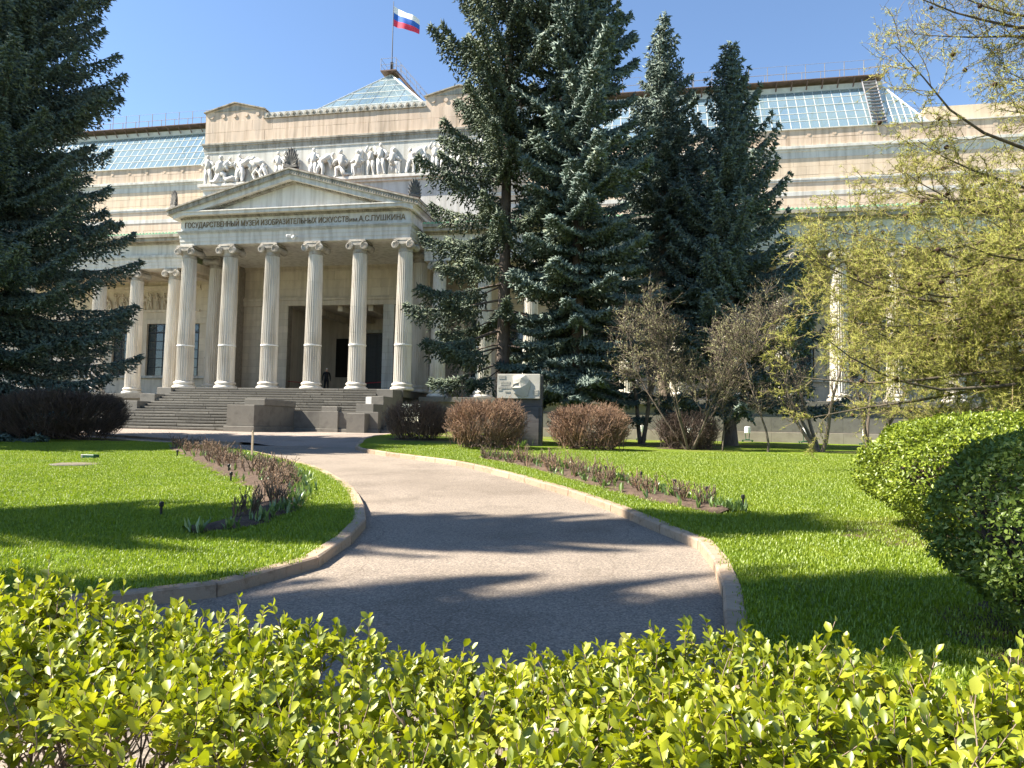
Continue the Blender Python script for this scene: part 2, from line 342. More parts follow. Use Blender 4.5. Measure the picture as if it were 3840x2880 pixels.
def zl(x, y): return zt(x, y)+LAWN_UP+.03*np.sin(np.asarray(x)*.55+1.3)*np.sin(np.asarray(y)*.43)*np.clip(np.abs(np.asarray(x))*0+1, 0, 1)
def ZL(x, y): return float(zl(x, y))
def lawn_rows(C, sgn, far, n=44):
    inner = side(C, KERB_W*.9*sgn*-1 if sgn > 0 else KERB_W*.9)
    t = np.linspace(0, 1, n)**2.2; P = []
    for (x, y) in inner: P.append(np.stack([x+(far-x)*t, np.full(n, y)], -1))
    P = np.array(P); z = zl(P[..., 0], P[..., 1])
    d = np.minimum(1, t*abs(far)/.5); z = zt(P[..., 0], P[..., 1])+LAWN_UP+(z-zt(P[..., 0], P[..., 1])-LAWN_UP)*d
    return np.concatenate([P, z[..., None]], -1)
def rows_mesh(name, R, mat, flip):
    ny, nx = R.shape[:2]; i = np.arange(ny-1)[:, None]*nx+np.arange(nx-1)[None]
    F = np.stack([i, i+1, i+nx+1, i+nx], -1).reshape(-1, 4)
    if flip: F = F[:, ::-1]
    return npmesh(name, R.reshape(-1, 3), F, mat, True)
LR = lawn_rows(LKD, -1, -80.0); RR = lawn_rows([p for p in RKD if p[1] < 42.9], 1, 85.0)
lawnL = struct(link('lawn', rows_mesh('lawn_left', LR, 'lawn', True))); lawnR = struct(link('lawn', rows_mesh('lawn_right', RR, 'lawn', False)))
# kerbs: every stone its own piece
def stone_mesh(L, seed):
    r = random.Random(seed); mb = MB(); j = lambda s: r.uniform(-s, s); b = .018
    P = []
    for z, ins in ((-.12, 0), (KERB_H-b, 0), (KERB_H, b)):
        for sx, sy in ((-1, -1), (1, -1), (1, 1), (-1, 1)):
            P.append((sx*(L/2-ins*.6)+j(.004), sy*(KERB_W/2-ins)+j(.005), z+j(.004)))
    mb.add(P, [(3, 2, 1, 0), (8, 9, 10, 11)]+[(k*4+i, k*4+(i+1) % 4, k*4+4+(i+1) % 4, k*4+4+i) for k in range(2) for i in range(4)])
    return mb
STONES = {}
def kerb(label_unused, C, sgn, ymin, ymax, length, hz=1.0, name='kerb'):
    e = bpy.data.objects.new(name, None); COL.objects.link(e); e['kind'] = 'structure'; e.empty_display_size = .2
    C = [p for p in C if ymin <= p[1] <= ymax]; acc = 0; start = C[0]; n = 0; r = random.Random(len(C))
    cut = length*r.uniform(.8, 1.15)
    for a, b in zip(C, C[1:]):
        acc += math.dist(a, b)
        if acc >= cut:
            L = math.dist(start, b); d = Vector((b[0]-start[0], b[1]-start[1])); ang = math.atan2(d.y, d.x)
            nrm = Vector((-d.y, d.x)).normalized()*sgn*KERB_W/2
            mx, my = (start[0]+b[0])/2+nrm.x, (start[1]+b[1])/2+nrm.y; key = n % 7
            if key not in STONES: STONES[key] = stone_mesh(1.0, key).mesh('kerb_stone', 'kerb')
            z0, z1 = Z(*start), Z(*b)
            o = link('kerb_stone', STONES[key], e, (mx, my, (z0+z1)/2+r.uniform(-.006, .006)), (r.uniform(-.012, .012), -math.atan2(z1-z0, L), ang), (L-.012, 1, hz)); n += 1
            start = b; acc = 0; cut = length*r.uniform(.8, 1.2)
    return e
kerb('left', LKD, 1, 3.3, 27.9, .95); kerb('right', RKD, -1, .2, 34, .85)
kerb('court', dense([(a, b-.1) for a, b in FL[1:7]], .2)[::-1][::-1], 1, 23.2, 29.5, 1.0, .75)

# ------------------------------------------------------------------ the museum
XC = -23.28
mus = thing('museum', 'pale stone classical museum with columned portico, carved frieze and glass roofs', 'museum', (XC, 41.0, .98), absolute=True)
def X(x): return XC+x
def wbox(mb, x0, x1, y0, y1, z0, z1, bev=0): return mb.box(X(x0), X(x1), y0, y1, z0, z1, bev)
# --- columns
def flute_ring(r, n=24, depth=.05):
    P = []
    for i in range(n):
        a0 = 2*math.pi*i/n; da = 2*math.pi/n
        for t, d in ((.02, 0), (.14, 0), (.30, .72), (.58, 1.0), (.86, .72)):
            rr = r*(1-depth*d*1.9); a = a0+da*t; P.append((rr*math.cos(a), rr*math.sin(a)))
    return P
def drum(z0, z1, r0, r1, flute=True):
    mb = MB(); n = 120; A = flute_ring(r0); B = flute_ring(r1); g = .006
    mb.add([(x, y, z0+g) for x, y in A]+[(x, y, z1-g) for x, y in B], [(i, (i+1) % n, n+(i+1) % n, n+i) for i in range(n)]+[tuple(range(n-1, -1, -1)), tuple(range(n, 2*n))])
    core = MB(); mb.lathe([(r0*.9, z0-.001), (r0*.9, z0+g*1.5)], 24)
    return mb
H = 9.8; Hs0, Hs1 = .50, 8.95; R0, R1 = .565, .468
rad_at = lambda z: R0+(R1-R0)*((z-Hs0)/(Hs1-Hs0))**1.35
base_mb = MB().lathe([(.55, 0), (.735, .0), (.76, .06), (.755, .13), (.70, .19), (.64, .215), (.61, .25), (.625, .29), (.66, .31), (.675, .36), (.665, .42), (.62, .455), (.575, .47), (.565, .50)], 40)
BASE = base_mb.mesh('column_base', 'column', True)
cuts = [Hs0, 2.05, 3.72, 5.42, 7.15, Hs1]
DRUMS = [drum(a, b, rad_at(a), rad_at(b)).mesh('drum', 'column') for a, b in zip(cuts, cuts[1:])]
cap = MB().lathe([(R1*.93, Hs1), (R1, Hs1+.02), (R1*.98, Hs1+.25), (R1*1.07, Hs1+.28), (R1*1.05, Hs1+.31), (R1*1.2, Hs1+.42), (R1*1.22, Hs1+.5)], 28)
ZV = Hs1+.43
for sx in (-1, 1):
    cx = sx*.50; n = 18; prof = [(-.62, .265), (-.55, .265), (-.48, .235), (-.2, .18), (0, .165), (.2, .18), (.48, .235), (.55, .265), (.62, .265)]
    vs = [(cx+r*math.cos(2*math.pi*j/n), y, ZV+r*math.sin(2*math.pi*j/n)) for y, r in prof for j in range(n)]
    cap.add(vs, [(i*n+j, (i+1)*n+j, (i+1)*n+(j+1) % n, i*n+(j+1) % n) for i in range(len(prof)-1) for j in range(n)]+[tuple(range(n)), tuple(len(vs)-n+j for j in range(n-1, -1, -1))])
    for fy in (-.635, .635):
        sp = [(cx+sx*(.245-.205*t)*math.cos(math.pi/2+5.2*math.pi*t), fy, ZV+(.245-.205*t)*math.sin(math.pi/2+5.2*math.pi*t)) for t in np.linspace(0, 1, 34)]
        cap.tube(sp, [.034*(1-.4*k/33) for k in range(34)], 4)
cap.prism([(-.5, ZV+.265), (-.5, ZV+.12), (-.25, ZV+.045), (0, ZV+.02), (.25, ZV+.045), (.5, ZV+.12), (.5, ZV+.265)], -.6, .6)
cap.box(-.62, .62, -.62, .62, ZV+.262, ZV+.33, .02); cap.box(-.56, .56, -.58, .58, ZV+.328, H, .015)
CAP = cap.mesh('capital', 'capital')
hoop = MB().lathe([(rad_at(2.9)+.012, 0), (rad_at(2.9)+.03, .01), (rad_at(2.9)+.03, .09), (rad_at(2.9)+.012, .1)], 32).mesh('column_band', 'white_metal')
def column(x, y, z, s=1.0, rot=0, band=False):
    o = piece('column', BASE, mus, (X(x), y, z), (0, 0, rot), (s, s, s))
    for d in DRUMS: link('drum', d, o)
    link('capital', CAP, o)
    if band: link('column_band', hoop, o, (0, 0, 2.87))
    return o
YP, FLOOR = 42.32, 3.645
for i in range(6): column(-7.854+3.1416*i, YP, FLOOR, band=True)
for s in (-1, 1): column(s*7.854, 45.4, FLOOR, rot=math.pi/2)
WX0, WS, YW, WZ = 9.83, 3.07, 43.53, 3.275; WSC = (12.21-WZ)/H
for k in range(5): column(-(WX0+WS*k), YW, WZ, WSC)
for k in range(11): column(WX0+WS*k, YW, WZ, WSC)
# --- ashlar walls: backing slab plus single blocks
BLK = {'n': 0}; REST = {}
def ashlar(x0, x1, z0, z1, y, ch, bw, mat, wall, seed=0, gap=.012, proud=.03):
    """front-facing blocks; the first 300 are single pieces, the others are joined"""
    r = random.Random(seed); nc = max(1, round((z1-z0)/ch)); ch = (z1-z0)/nc
    for c in range(nc):
        x = x0-(bw*r.uniform(.2, .8) if c % 2 else 0)
        while x < x1-.02:
            a = max(x, x0); b = min(x+bw, x1)
            if x1-b < .25: b = x1
            if b-a > .1:
                if BLK['n'] < 300:
                    me = BLOCKS.setdefault((mat, round(b-a, 2), round(ch, 3)), None)
                    if me is None:
                        me = MB().box(-(b-a)/2+gap/2, (b-a)/2-gap/2, -proud, .05, -ch/2+gap/2, ch/2-gap/2, .008).mesh('stone_block', mat); BLOCKS[(mat, round(b-a, 2), round(ch, 3))] = me
                    piece('stone_block', me, wall, (X((a+b)/2), y+r.uniform(-.006, .006), z0+ch*(c+.5))); BLK['n'] += 1
                else:
                    REST.setdefault(mat, MB()); wbox(REST[mat], a+gap/2, b-gap/2, y-proud+r.uniform(-.006, .006), y+.05, z0+ch*c+gap/2, z0+ch*(c+1)-gap/2)
            x = b
BLOCKS = {}
YA, YB, YJ = 48.0, 48.9, 48.75
wl = MB()
for s in (1, -1):
    wl = MB(); a, b = sorted((s*10.9, s*7.72)); wbox(wl, a, b, YA+.03, YB+.4, 3.2, 14.25); pw = part('portico_wall', wl, 'joint', mus)
ashlar(-10.9, -7.72, 3.645, 14.2, YA+.03, .53, 1.45, 'warmwall', pw, 1)
bw_ = MB(); wbox(bw_, -7.8, -3.87, YB+.03, YB+.5, 3.2, 14.25); wbox(bw_, 3.87, 7.8, YB+.03, YB+.5, 3.2, 14.25); wbox(bw_, -3.87, 3.87, YB+.03, YB+.5, 10.55, 14.25)
bwp = part('entrance_wall', bw_, 'joint', mus)
ashlar(-7.72, -4.75, 3.645, 10.41, YB+.03, .52, 1.15, 'warmwall', bwp, 2); ashlar(-7.72, 7.72, 11.1, 13.1, YB+.03, .667, 1.5, 'warmwall', bwp, 3)
ashlar(4.75, 7.72, 3.645, 10.41, YB+.03, .52, 1.15, 'warmwall', bwp, 4)
for s in (-1, 1):
    a, b = sorted((s*4.75, s*3.87)); j = MB(); wbox(j, a+.01, b-.01, YJ+.03, YB+.35, 3.645, 10.41); jp = part('door_jamb', j, 'joint', mus)
    ashlar(a, b, 3.645, 10.41, YJ+.03, .52, .9, 'palewall' if s > 0 else 'warmwall', jp, 5+s)
mo = MB(); wbox(mo, -7.7, 7.7, YB-.16, YB+.04, 10.41, 10.8, .02); wbox(mo, -7.7, 7.7, YB-.22, YB+.04, 10.803, 11.0, .02); wbox(mo, -7.7, 7.7, YB-.12, YB+.04, 11.003, 11.1)
part('lintel_band', mo, 'warmwall', mus)
cr = MB()
for k, (d, z0, z1) in enumerate(((.08, 13.1, 13.32), (.14, 13.325, 13.42), (.22, 13.425, 13.6), (.30, 13.605, 13.75))): wbox(cr, -7.7, 7.7, YB-d, YB+.04, z0, z1, .01)
for k in range(100): wbox(cr, -7.5+k*.15, -7.5+k*.15+.10, YB-.125, YB-.07, 13.14, 13.29, .02)
part('crown_moulding', cr, 'warmwall', mus)['kind'] = 'stuff'
# portico ceiling and floor, beams
cl = MB(); wbox(cl, -8.2, 8.2, 42.8, 49.3, 14.3, 14.6)
for i in range(6): wbox(cl, -7.854+3.1416*i-.33, -7.854+3.1416*i+.33, 42.85, 48.95, 13.8, 14.31, .02)
part('portico_ceiling', cl, 'warmwall', mus)
fl = MB(); wbox(fl, -8.2, 8.2, 41.6, 57, 3.2, FLOOR); part('portico_floor', fl, 'step', mus)
# vestibule behind the opening
v = MB(); wbox(v, -4.6, 4.6, 56, 56.4, FLOOR, 10.5); wbox(v, -4.9, -4.6, YB+.4, 56.4, FLOOR, 10.5); wbox(v, 4.6, 4.9, YB+.4, 56.4, FLOOR, 10.5); wbox(v, -4.9, 4.9, YB+.4, 56.4, 10.5, 10.8)
for x in (-2.4, .1, 2.6): wbox(v, x-.2, x+.2, YB+.5, 56, 10.05, 10.49)
part('vestibule', v, 'warmwall', mus)
d = MB(); wbox(d, -.55, 1.75, 55.85, 56.0, FLOOR, 9.2, .02); wbox(d, .58, .62, 55.82, 55.86, FLOOR, 9.2)
for k in range(5): wbox(d, -.4, .5, 55.82, 55.86, FLOOR+.3+k*1.05, FLOOR+1.15+k*1.05, .02); wbox(d, .7, 1.6, 55.82, 55.86, FLOOR+.3+k*1.05, FLOOR+1.15+k*1.05, .02)
dd = part('entrance_door', d, 'door', mus); wd = MB(); wbox(wd, -.62, 1.82, 55.83, 56.0, 9.25, 9.5, .02); part('door_lintel', wd, 'palewall', dd)
for xx in (-3.1, 2.9):
    wn = MB(); wbox(wn, xx-.1, xx+1.25, 55.9, 56, 5.4, 8.75); part('vestibule_window', wn, 'door', mus)
rope = MB().tube([(X(-3.85), YB+.2, 4.6), (X(-2.5), YB+.3, 4.5), (X(-1.2), YB+.2, 4.58)], .03, 6).tube([(X(1.2), YB+.2, 4.58), (X(2.5), YB+.3, 4.5), (X(3.85), YB+.2, 4.6)], .03, 6)
M['red'] = flat('red_rope', (.35, .02, .03), .7); part('barrier_rope', rope, 'red', mus)
# --- portico entablature and pediment
YE = 41.85; HW = 8.3
e = MB()
for k, (dz0, dz1, d) in enumerate(((13.45, 13.69, 0), (13.693, 13.95, .03), (13.953, 14.2, .06))): wbox(e, -HW-d, HW+d, YE-d, 49.2, dz0, dz1)
part('architrave', e, 'marble', mus)
e = MB()
for (z0, z1, d) in ((14.2, 14.27, .10), (14.273, 14.36, .14), (14.363, 14.45, .19)): wbox(e, -HW-d, HW+d, YE-d, 49.2, z0, z1, .008)
for k in range(118): wbox(e, -HW-.05+k*.142, -HW+.03+k*.142, YE-.17, YE-.12, 14.28, 14.35)
part('architrave_moulding', e, 'palewall', mus)['kind'] = 'stuff'
e = MB(); wbox(e, -HW, HW, YE, 49.2, 14.45, 15.25); part('frieze_band', e, 'marble', mus)
e = MB(); wbox(e, -HW-.10, HW+.10, YE-.10, 49.2, 15.25, 15.40)
for k in range(112): wbox(e, -HW-.12+k*.15, -HW-.03+k*.15, YE-.17, YE-.09, 15.28, 15.385)
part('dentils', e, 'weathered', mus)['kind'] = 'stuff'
e = MB(); wbox(e, -HW-.50, HW+.50, YE-.50, 49.2, 15.40, 15.60, .01); wbox(e, -HW-.56, HW+.56, YE-.56, 49.2, 15.603, 15.68, .01); part('cornice', e, 'marble', mus)
tipx, tipz, apz = 9.02, 15.80, 18.28; sl_ = (apz-tipz)/tipx
ty = MB(); ty.prism([(X(-8.0), 15.66), (X(8.0), 15.66), (X(0), 15.66+8.0*sl_)], YE+.12, YE+.6); part('tympanum', ty, 'marble', mus)
for s in (-1, 1):
    def rake(t0, t1, y0, name, mat, x_out=tipx, mb=None):
        mb = mb or MB()
        mb.prism([(X(s*x_out), apz-x_out*sl_-t1), (X(0), apz-t1), (X(0), apz-t0), (X(s*x_out), apz-x_out*sl_-t0)][::s], y0, 49.4); return part(name, mb, mat, mus) if name else mb
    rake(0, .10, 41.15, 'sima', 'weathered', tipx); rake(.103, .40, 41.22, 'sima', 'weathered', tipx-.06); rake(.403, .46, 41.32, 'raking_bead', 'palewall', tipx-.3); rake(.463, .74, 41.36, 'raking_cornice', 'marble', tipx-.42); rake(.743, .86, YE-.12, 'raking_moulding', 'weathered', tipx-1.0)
    den = MB()
    for k in range(46):
        x = s*(.3+k*.175); zc = apz-abs(x)*sl_-.80; den.box(X(x)-.045, X(x)+.045, YE-.2, YE-.11, zc-.05, zc+.05)
    part('raking_dentils', den, 'weathered', mus)['kind'] = 'stuff'
    pal = MB()
    for k in range(52):
        x = s*(.15+k*.17); zc = apz-abs(x)*sl_-.25; pal.ball((X(x), 41.22, zc), .055, 6, sy=.5, sz=1.9)
    part('sima_palmettes', pal, 'weathered', mus)['kind'] = 'stuff'
roof = MB()
for s in (-1, 1): roof.prism([(X(s*tipx), apz-tipx*sl_+.01), (X(0), apz+.01), (X(0), apz+.07), (X(s*tipx), apz-tipx*sl_+.07)][::s], 41.3, 49.3)
part('portico_roof', roof, 'rust', mus)
# acroteria: palmette fans
def palmette(w, h):
    mb = MB(); mb.box(-w*.5, w*.5, -.18, .18, 0, h*.10, .01)
    for k in range(11):
        a = math.pi*(.06+.88*k/10); L = h*(.55+.30*math.sin(a)); tx, tz = math.cos(a)*L*.62*w/h*1.5, h*.12+math.sin(a)*L
        mb.tube([(0, 0, h*.14), (tx*.6, -.03, h*.12+(tz-h*.12)*.55), (tx, -.05, tz)], [.02, .055*h, .02*h], 6)
    mb.prism([(math.cos(math.pi*t/12)*w*.47, h*.12+math.sin(math.pi*t/12)*h*.80) for t in range(13)], -.02, .08)
    for s in (-1, 1): mb.tube([(s*w*.12, -.05, h*.12), (s*w*.38, -.08, h*.16), (s*w*.42, -.06, h*.30), (s*w*.25, -.06, h*.33), (s*w*.22, -.06, h*.25)], [.05, .06, .05, .04, .03], 6)
    return mb
PAL = palmette(1.0, 1.45).mesh('acroterion', 'acro')
piece('acroterion', PAL, mus, (X(0), 41.45, apz+.04)); 
for s in (-1, 1): piece('acroterion', PAL, mus, (X(s*8.65), 41.5, 15.98), (0, 0, s*.45), (.8, .85, .9))
# inscription
def text_mesh(body, size, ext, name, mat, width=None, italic=0.0):
    cu = bpy.data.curves.new(name, 'FONT'); cu.body = body; cu.size = size; cu.extrude = ext; cu.align_x = 'CENTER'; cu.shear = italic; cu.resolution_u = 3
    o = bpy.data.objects.new(name, cu); COL.objects.link(o); bpy.context.view_layer.update()
    me = bpy.data.meshes.new_from_object(o.evaluated_get(bpy.context.evaluated_depsgraph_get())); bpy.data.objects.remove(o)
    n = len(me.vertices); co = np.empty(n*3, np.float32); me.vertices.foreach_get('co', co); co = co.reshape(-1, 3)
    if width and n: co[:, 0] *= width/(co[:, 0].max()-co[:, 0].min()); co[:, 0] -= (co[:, 0].max()+co[:, 0].min())/2
    co = np.stack([co[:, 0], -co[:, 2], co[:, 1]], -1); me.vertices.foreach_set('co', co.astype(np.float32).ravel()); me.materials.clear(); me.materials.append(M[mat]); me.update(); return me
ins = text_mesh('ГОСУДАРСТВЕННЫЙ МУЗЕЙ ИЗОБРАЗИТЕЛЬНЫХ ИСКУССТВ', .52, .02, 'inscription', 'bronze', 12.0)
piece('inscription', ins, mus, (X(-1.97), YE-.022, 14.66))
piece('inscription', text_mesh('им.', .40, .02, 'inscription', 'bronze', .62), mus, (X(4.42), YE-.022, 14.66))
piece('inscription', text_mesh('А.С.ПУШКИНА', .52, .02, 'inscription', 'bronze', 3.2), mus, (X(6.35), YE-.022, 14.66))
piece('year_inscription', text_mesh('1912', .5, .02, 'year_inscription', 'iron', 1.15), mus, (X(1.75), 55.96, 9.62))
# --- wings: stylobate, entablature, inner wall with windows
def wing(s, x_in, x_out):
    lo, hi = sorted((s*x_in, s*x_out)); side_n = 'wing'
    m = MB()
    for (z0, z1, d) in ((12.21, 12.42, 0), (12.423, 12.65, .03), (12.653, 12.87, .06)): wbox(m, lo, hi, 43.05-d, 44.1, z0, z1)
    part('wing_architrave', m, 'marble', mus)
    m = MB()
    for (z0, z1, d) in ((12.87, 12.96, .10), (12.963, 13.16, .15)): wbox(m, lo, hi, 43.05-d, 44.1, z0, z1, .008)
    part('wing_moulding', m, 'palewall', mus)
    m = MB(); wbox(m, lo, hi, 43.05, 44.1, 13.16, 13.92); part('wing_frieze', m, 'marble', mus)
    m = MB()
    for (z0, z1, d) in ((13.92, 14.05, .15), (14.053, 14.28, .5), (14.283, 14.5, .62)): wbox(m, lo, hi, 43.05-d, 49.6, z0, z1, .01)
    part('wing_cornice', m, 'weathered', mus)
    m = MB(); n = int((hi-lo)/.26)
    for k in range(n):
        x = lo+.1+k*.26; m.ball((X(x), 42.55, 14.57), .12, 6, sy=.5, sz=.9)
    wbox(m, lo, hi, 42.44, 42.62, 14.5, 14.56); part('copper_cresting', m, 'copper', mus)['kind'] = 'stuff'
    m = MB(); wbox(m, lo, hi, 42.63, 49.5, 14.5, 14.545); part('gallery_roof', m, 'rail', mus)
    # stylobate slab, recess and plinth courses
    m = MB(); wbox(m, lo, hi, 42.60, 48.0, 2.95, 3.262, .015); part('stylobate', m, 'step', mus)
    m = MB(); wbox(m, lo, hi, 42.86, 48.0, 2.36, 2.95); part('plinth_recess', m, 'plinth', mus)
    pl = MB(); wbox(pl, lo, hi, 42.83, 48, .3, 2.37); pp = part('plinth_wall', pl, 'joint', mus)
    ln = 1.9; n = int((hi-lo)/ln); ln = (hi-lo)/n
    A = MB().box(-ln/2+.005, ln/2-.005, -.06, .05, -.455, .455, .01).mesh('plinth_block', 'plinth'); B = MB().box(-ln/2+.005, ln/2-.005, -.13, .05, -.56, .36, .012).mesh('plinth_block', 'plinthlow')
    for k in range(n):
        x = lo+ln*(k+.5); piece('plinth_block', A, pp, (X(x), 42.82, 1.905)); piece('plinth_block', B, pp, (X(x+.0), 42.82, 1.075))
    m = MB(); wbox(m, lo, hi, 44.1, 48.2, 12.35, 12.9); 
    for k in range(int((hi-lo)/WS)+1): wbox(m, s*(WX0+WS*k)-.3, s*(WX0+WS*k)+.3, 44.1, 48.0, 12.1, 12.36)
    part('gallery_ceiling', m, 'warmwall', mus)
    # inner wall
    m = MB(); wbox(m, lo, hi, YA+.35, YA+.7, 3.2, 12.4); part('gallery_back_wall', m, 'joint', mus)
wing(-1, 8.9, 40); wing(1, 8.9, 52)
# gallery wall with windows, left and right
def frame_part(name, boxes, mat, parent):
    m = MB()
    for b in boxes: wbox(m, *b)
    return part(name, m, mat, parent)
WW, WT, WBOT = 2.0, 9.0, 4.9
PANE = MB().box(-.30, .30, -.008, .008, -.31, .31).mesh('window_pane', 'winglass')
def window(x, panes=True):
    m = MB(); y = YA
    for (a, b, c, d, dd) in ((x-WW/2-.34, x-WW/2, WBOT, WT+.34, .10), (x+WW/2, x+WW/2+.34, WBOT, WT+.34, .10), (x-WW/2, x+WW/2, WT, WT+.34, .10)): wbox(m, a, b, y-dd, y+.3, c, d, .01)
    wnd = part('window', m, 'warmwall', mus)
    sl2 = MB(); wbox(sl2, x-WW/2-.5, x+WW/2+.5, y-.22, y+.3, WBOT-.2, WBOT-.003, .02); part('window_sill', sl2, 'palewall', wnd)
    g = MB()
    for k in range(4):
        xx = x-WW/2+WW*k/3; g_w = .05 if k in (0, 3) else .03; wbox(g, max(xx-g_w, x-WW/2), min(xx+g_w, x+WW/2), y+.10, y+.18, WBOT, WT)
    for k in range(7):
        zz = WBOT+(WT-WBOT)*k/6; t = .06 if k == 5 else .028; wbox(g, x-WW/2, x+WW/2, y+.105, y+.175, max(zz-t, WBOT), min(zz+t, WT))
    for s in (-1, 1): g.tube([(X(x-WW/2), y+.12, WT-.66 if s > 0 else WT), (X(x), y+.12, WT if s > 0 else WT-.66), (X(x+WW/2), y+.12, WT-.66 if s > 0 else WT)], .018, 4)
    part('window_grille', g, 'iron', wnd)
    bk = MB(); wbox(bk, x-WW/2, x+WW/2, y+.34, y+.36, WBOT, WT); part('room_dark_sheet', bk, 'room_dark', wnd)  # dark sheet whose colour stands in for the unlit room behind the panes
    for i in range(3):
        for j in range(6): link('window_pane', PANE, wnd, (X(x-WW/2+WW*(i+.5)/3), y+.14, WBOT+(WT-WBOT)*(j+.5)/6), None, (1.03, 1, 1.0))
M['room_dark'] = pmat('room_behind', (.03, .04, .042), (.10, .125, .13), .8, .8)
def gallery(s, xs, lo, hi):
    """wall bays round the windows: blocks below, piers between, relief panel above"""
    m = MB(); w2 = WW/2+.34
    edges = [lo]+[v for x in xs for v in (x-w2, x+w2)]+[hi]
    for a, b in zip(edges[0::2], edges[1::2]):
        if b-a > .02: wbox(m, a, b, YA, YA+.34, WBOT, WT+.34)
    wbox(m, lo, hi, YA, YA+.34, 3.2, WBOT); wbox(m, lo, hi, YA, YA+.34, WT+.34, 9.93)
    part('gallery_wall', m, 'warmwall', mus)
    m = MB(); wbox(m, lo, hi, YA-.12, YA+.34, 9.93, 10.12, .01); wbox(m, lo, hi, YA-.06, YA+.34, 11.62, 11.75); wbox(m, lo, hi, YA-.2, YA+.34, 11.753, 12.0, .01); wbox(m, lo, hi, YA-.02, YA+.34, 12.003, 12.4)
    part('gallery_cornice', m, 'warmwall', mus)
    m = MB(); wbox(m, lo, hi, YA+.06, YA+.34, 10.12, 11.62); part('relief_panel', m, 'warmwall', mus)
    for x in xs: window(x)
xsL = [-(11.37+3.09*k) for k in range(5)]; xsR = [11.37+3.09*k for k in range(11)]
gallery(-1, xsL[::-1], -40, -10.9); gallery(1, xsR, 10.9, 52)
# --- relief figures
def fig(mb, x, z0, h, pose, y, flip=1, robe=0, rr=1.0):
    """one carved figure built from its joints (x right, z up in units of the standing height)"""
    J = POSES[pose]; P = {k: Vector((X(x+flip*a*h), y-c*h, z0+b*h)) for k, (a, b, c) in J.items()}
    T = lambda ks, rs: mb.tube([P[k] for k in ks], [q*h*rr for q in rs], 7)
    T(('pel', 'bel', 'che', 'nck'), (.075, .07, .085, .035)); mb.ball(P['hd'], .062*h, 8, sz=1.2)
    for s in 'LR':
        T(('sh'+s, 'el'+s, 'ha'+s), (.042, .034, .022)); T(('hip'+s, 'kn'+s, 'an'+s, 'to'+s), (.062, .043, .028, .02))
    if robe: 
        b = P['pel']; mb.lathe([(.17*h, 0), (.15*h, .2*h), (.10*h, .5*h), (.085*h, .62*h), (.10*h, .78*h), (.03*h, .84*h)], 11, (b.x, y, z0), 1, .6)
        for k in range(5): mb.tube([(b.x+(k-2)*.055*h, y-.09*h, z0), (b.x+(k-2)*.03*h, y-.07*h, z0+.55*h)], .014*h, 4)
def J(hd, che, pel, elL, haL, elR, haR, knL, anL, knR, anR):
    d = {}; mid = lambda a, b, t: tuple(a[i]+(b[i]-a[i])*t for i in range(2)); D3 = lambda p, c=.06: (*p, c)
    d['hd'] = D3(hd, .09); d['nck'] = D3(mid(che, hd, .65)); d['che'] = D3(che); d['bel'] = D3(mid(che, pel, .55)); d['pel'] = D3(pel)
    d['shL'] = D3((che[0]-.09, che[1]+.03), .06); d['shR'] = D3((che[0]+.09, che[1]+.03), .06)
    d['elL'], d['haL'], d['elR'], d['haR'] = D3(elL, .08), D3(haL, .1), D3(elR, .08), D3(haR, .1)
    d['hipL'] = D3((pel[0]-.045, pel[1])); d['hipR'] = D3((pel[0]+.045, pel[1]))
    d['knL'], d['knR'], d['anL'], d['anR'] = D3(knL, .08), D3(knR, .08), D3(anL), D3(anR)
    d['toL'] = D3((anL[0]+.05, anL[1]-.03), .09); d['toR'] = D3((anR[0]+.05, anR[1]-.03), .09); return d
POSES = {
 'stand': J((0, .93), (0, .75), (0, .5), (-.2, .66), (-.05, .62), (.2, .62), (.14, .48), (-.06, .27), (-.08, .04), (.1, .28), (.12, .04)),
 'push': J((.26, .80), (.14, .66), (-.06, .45), (.28, .56), (.40, .60), (.30, .62), (.42, .68), (.06, .26), (-.02, .04), (-.22, .26), (-.36, .06)),
 'bend': J((.36, .68), (.20, .62), (-.03, .52), (.26, .44), (.30, .28), (.34, .48), (.42, .36), (.05, .27), (0, .04), (-.12, .28), (-.2, .04)),
 'kneel': J((.05, .66), (.02, .5), (-.02, .26), (.2, .42), (.26, .32), (-.16, .4), (-.08, .28), (.16, .22), (.16, .03), (-.06, .05), (-.26, .05)),
 'sit': J((.02, .72), (0, .56), (-.02, .33), (.16, .46), (.24, .40), (-.17, .44), (-.05, .36), (.18, .33), (.18, .04), (.14, .28), (.1, .04)),
 'raise': J((0, .92), (0, .75), (0, .5), (-.2, .86), (-.1, 1.02), (.2, .86), (.12, 1.0), (-.08, .27), (-.12, .04), (.08, .27), (.1, .04)),
 'lie': J((.52, .16), (.34, .14), (.08, .12), (.42, .06), (.56, .05), (.3, .05), (.44, .04), (-.16, .16), (-.4, .06), (-.14, .06), (-.42, .04)),
}
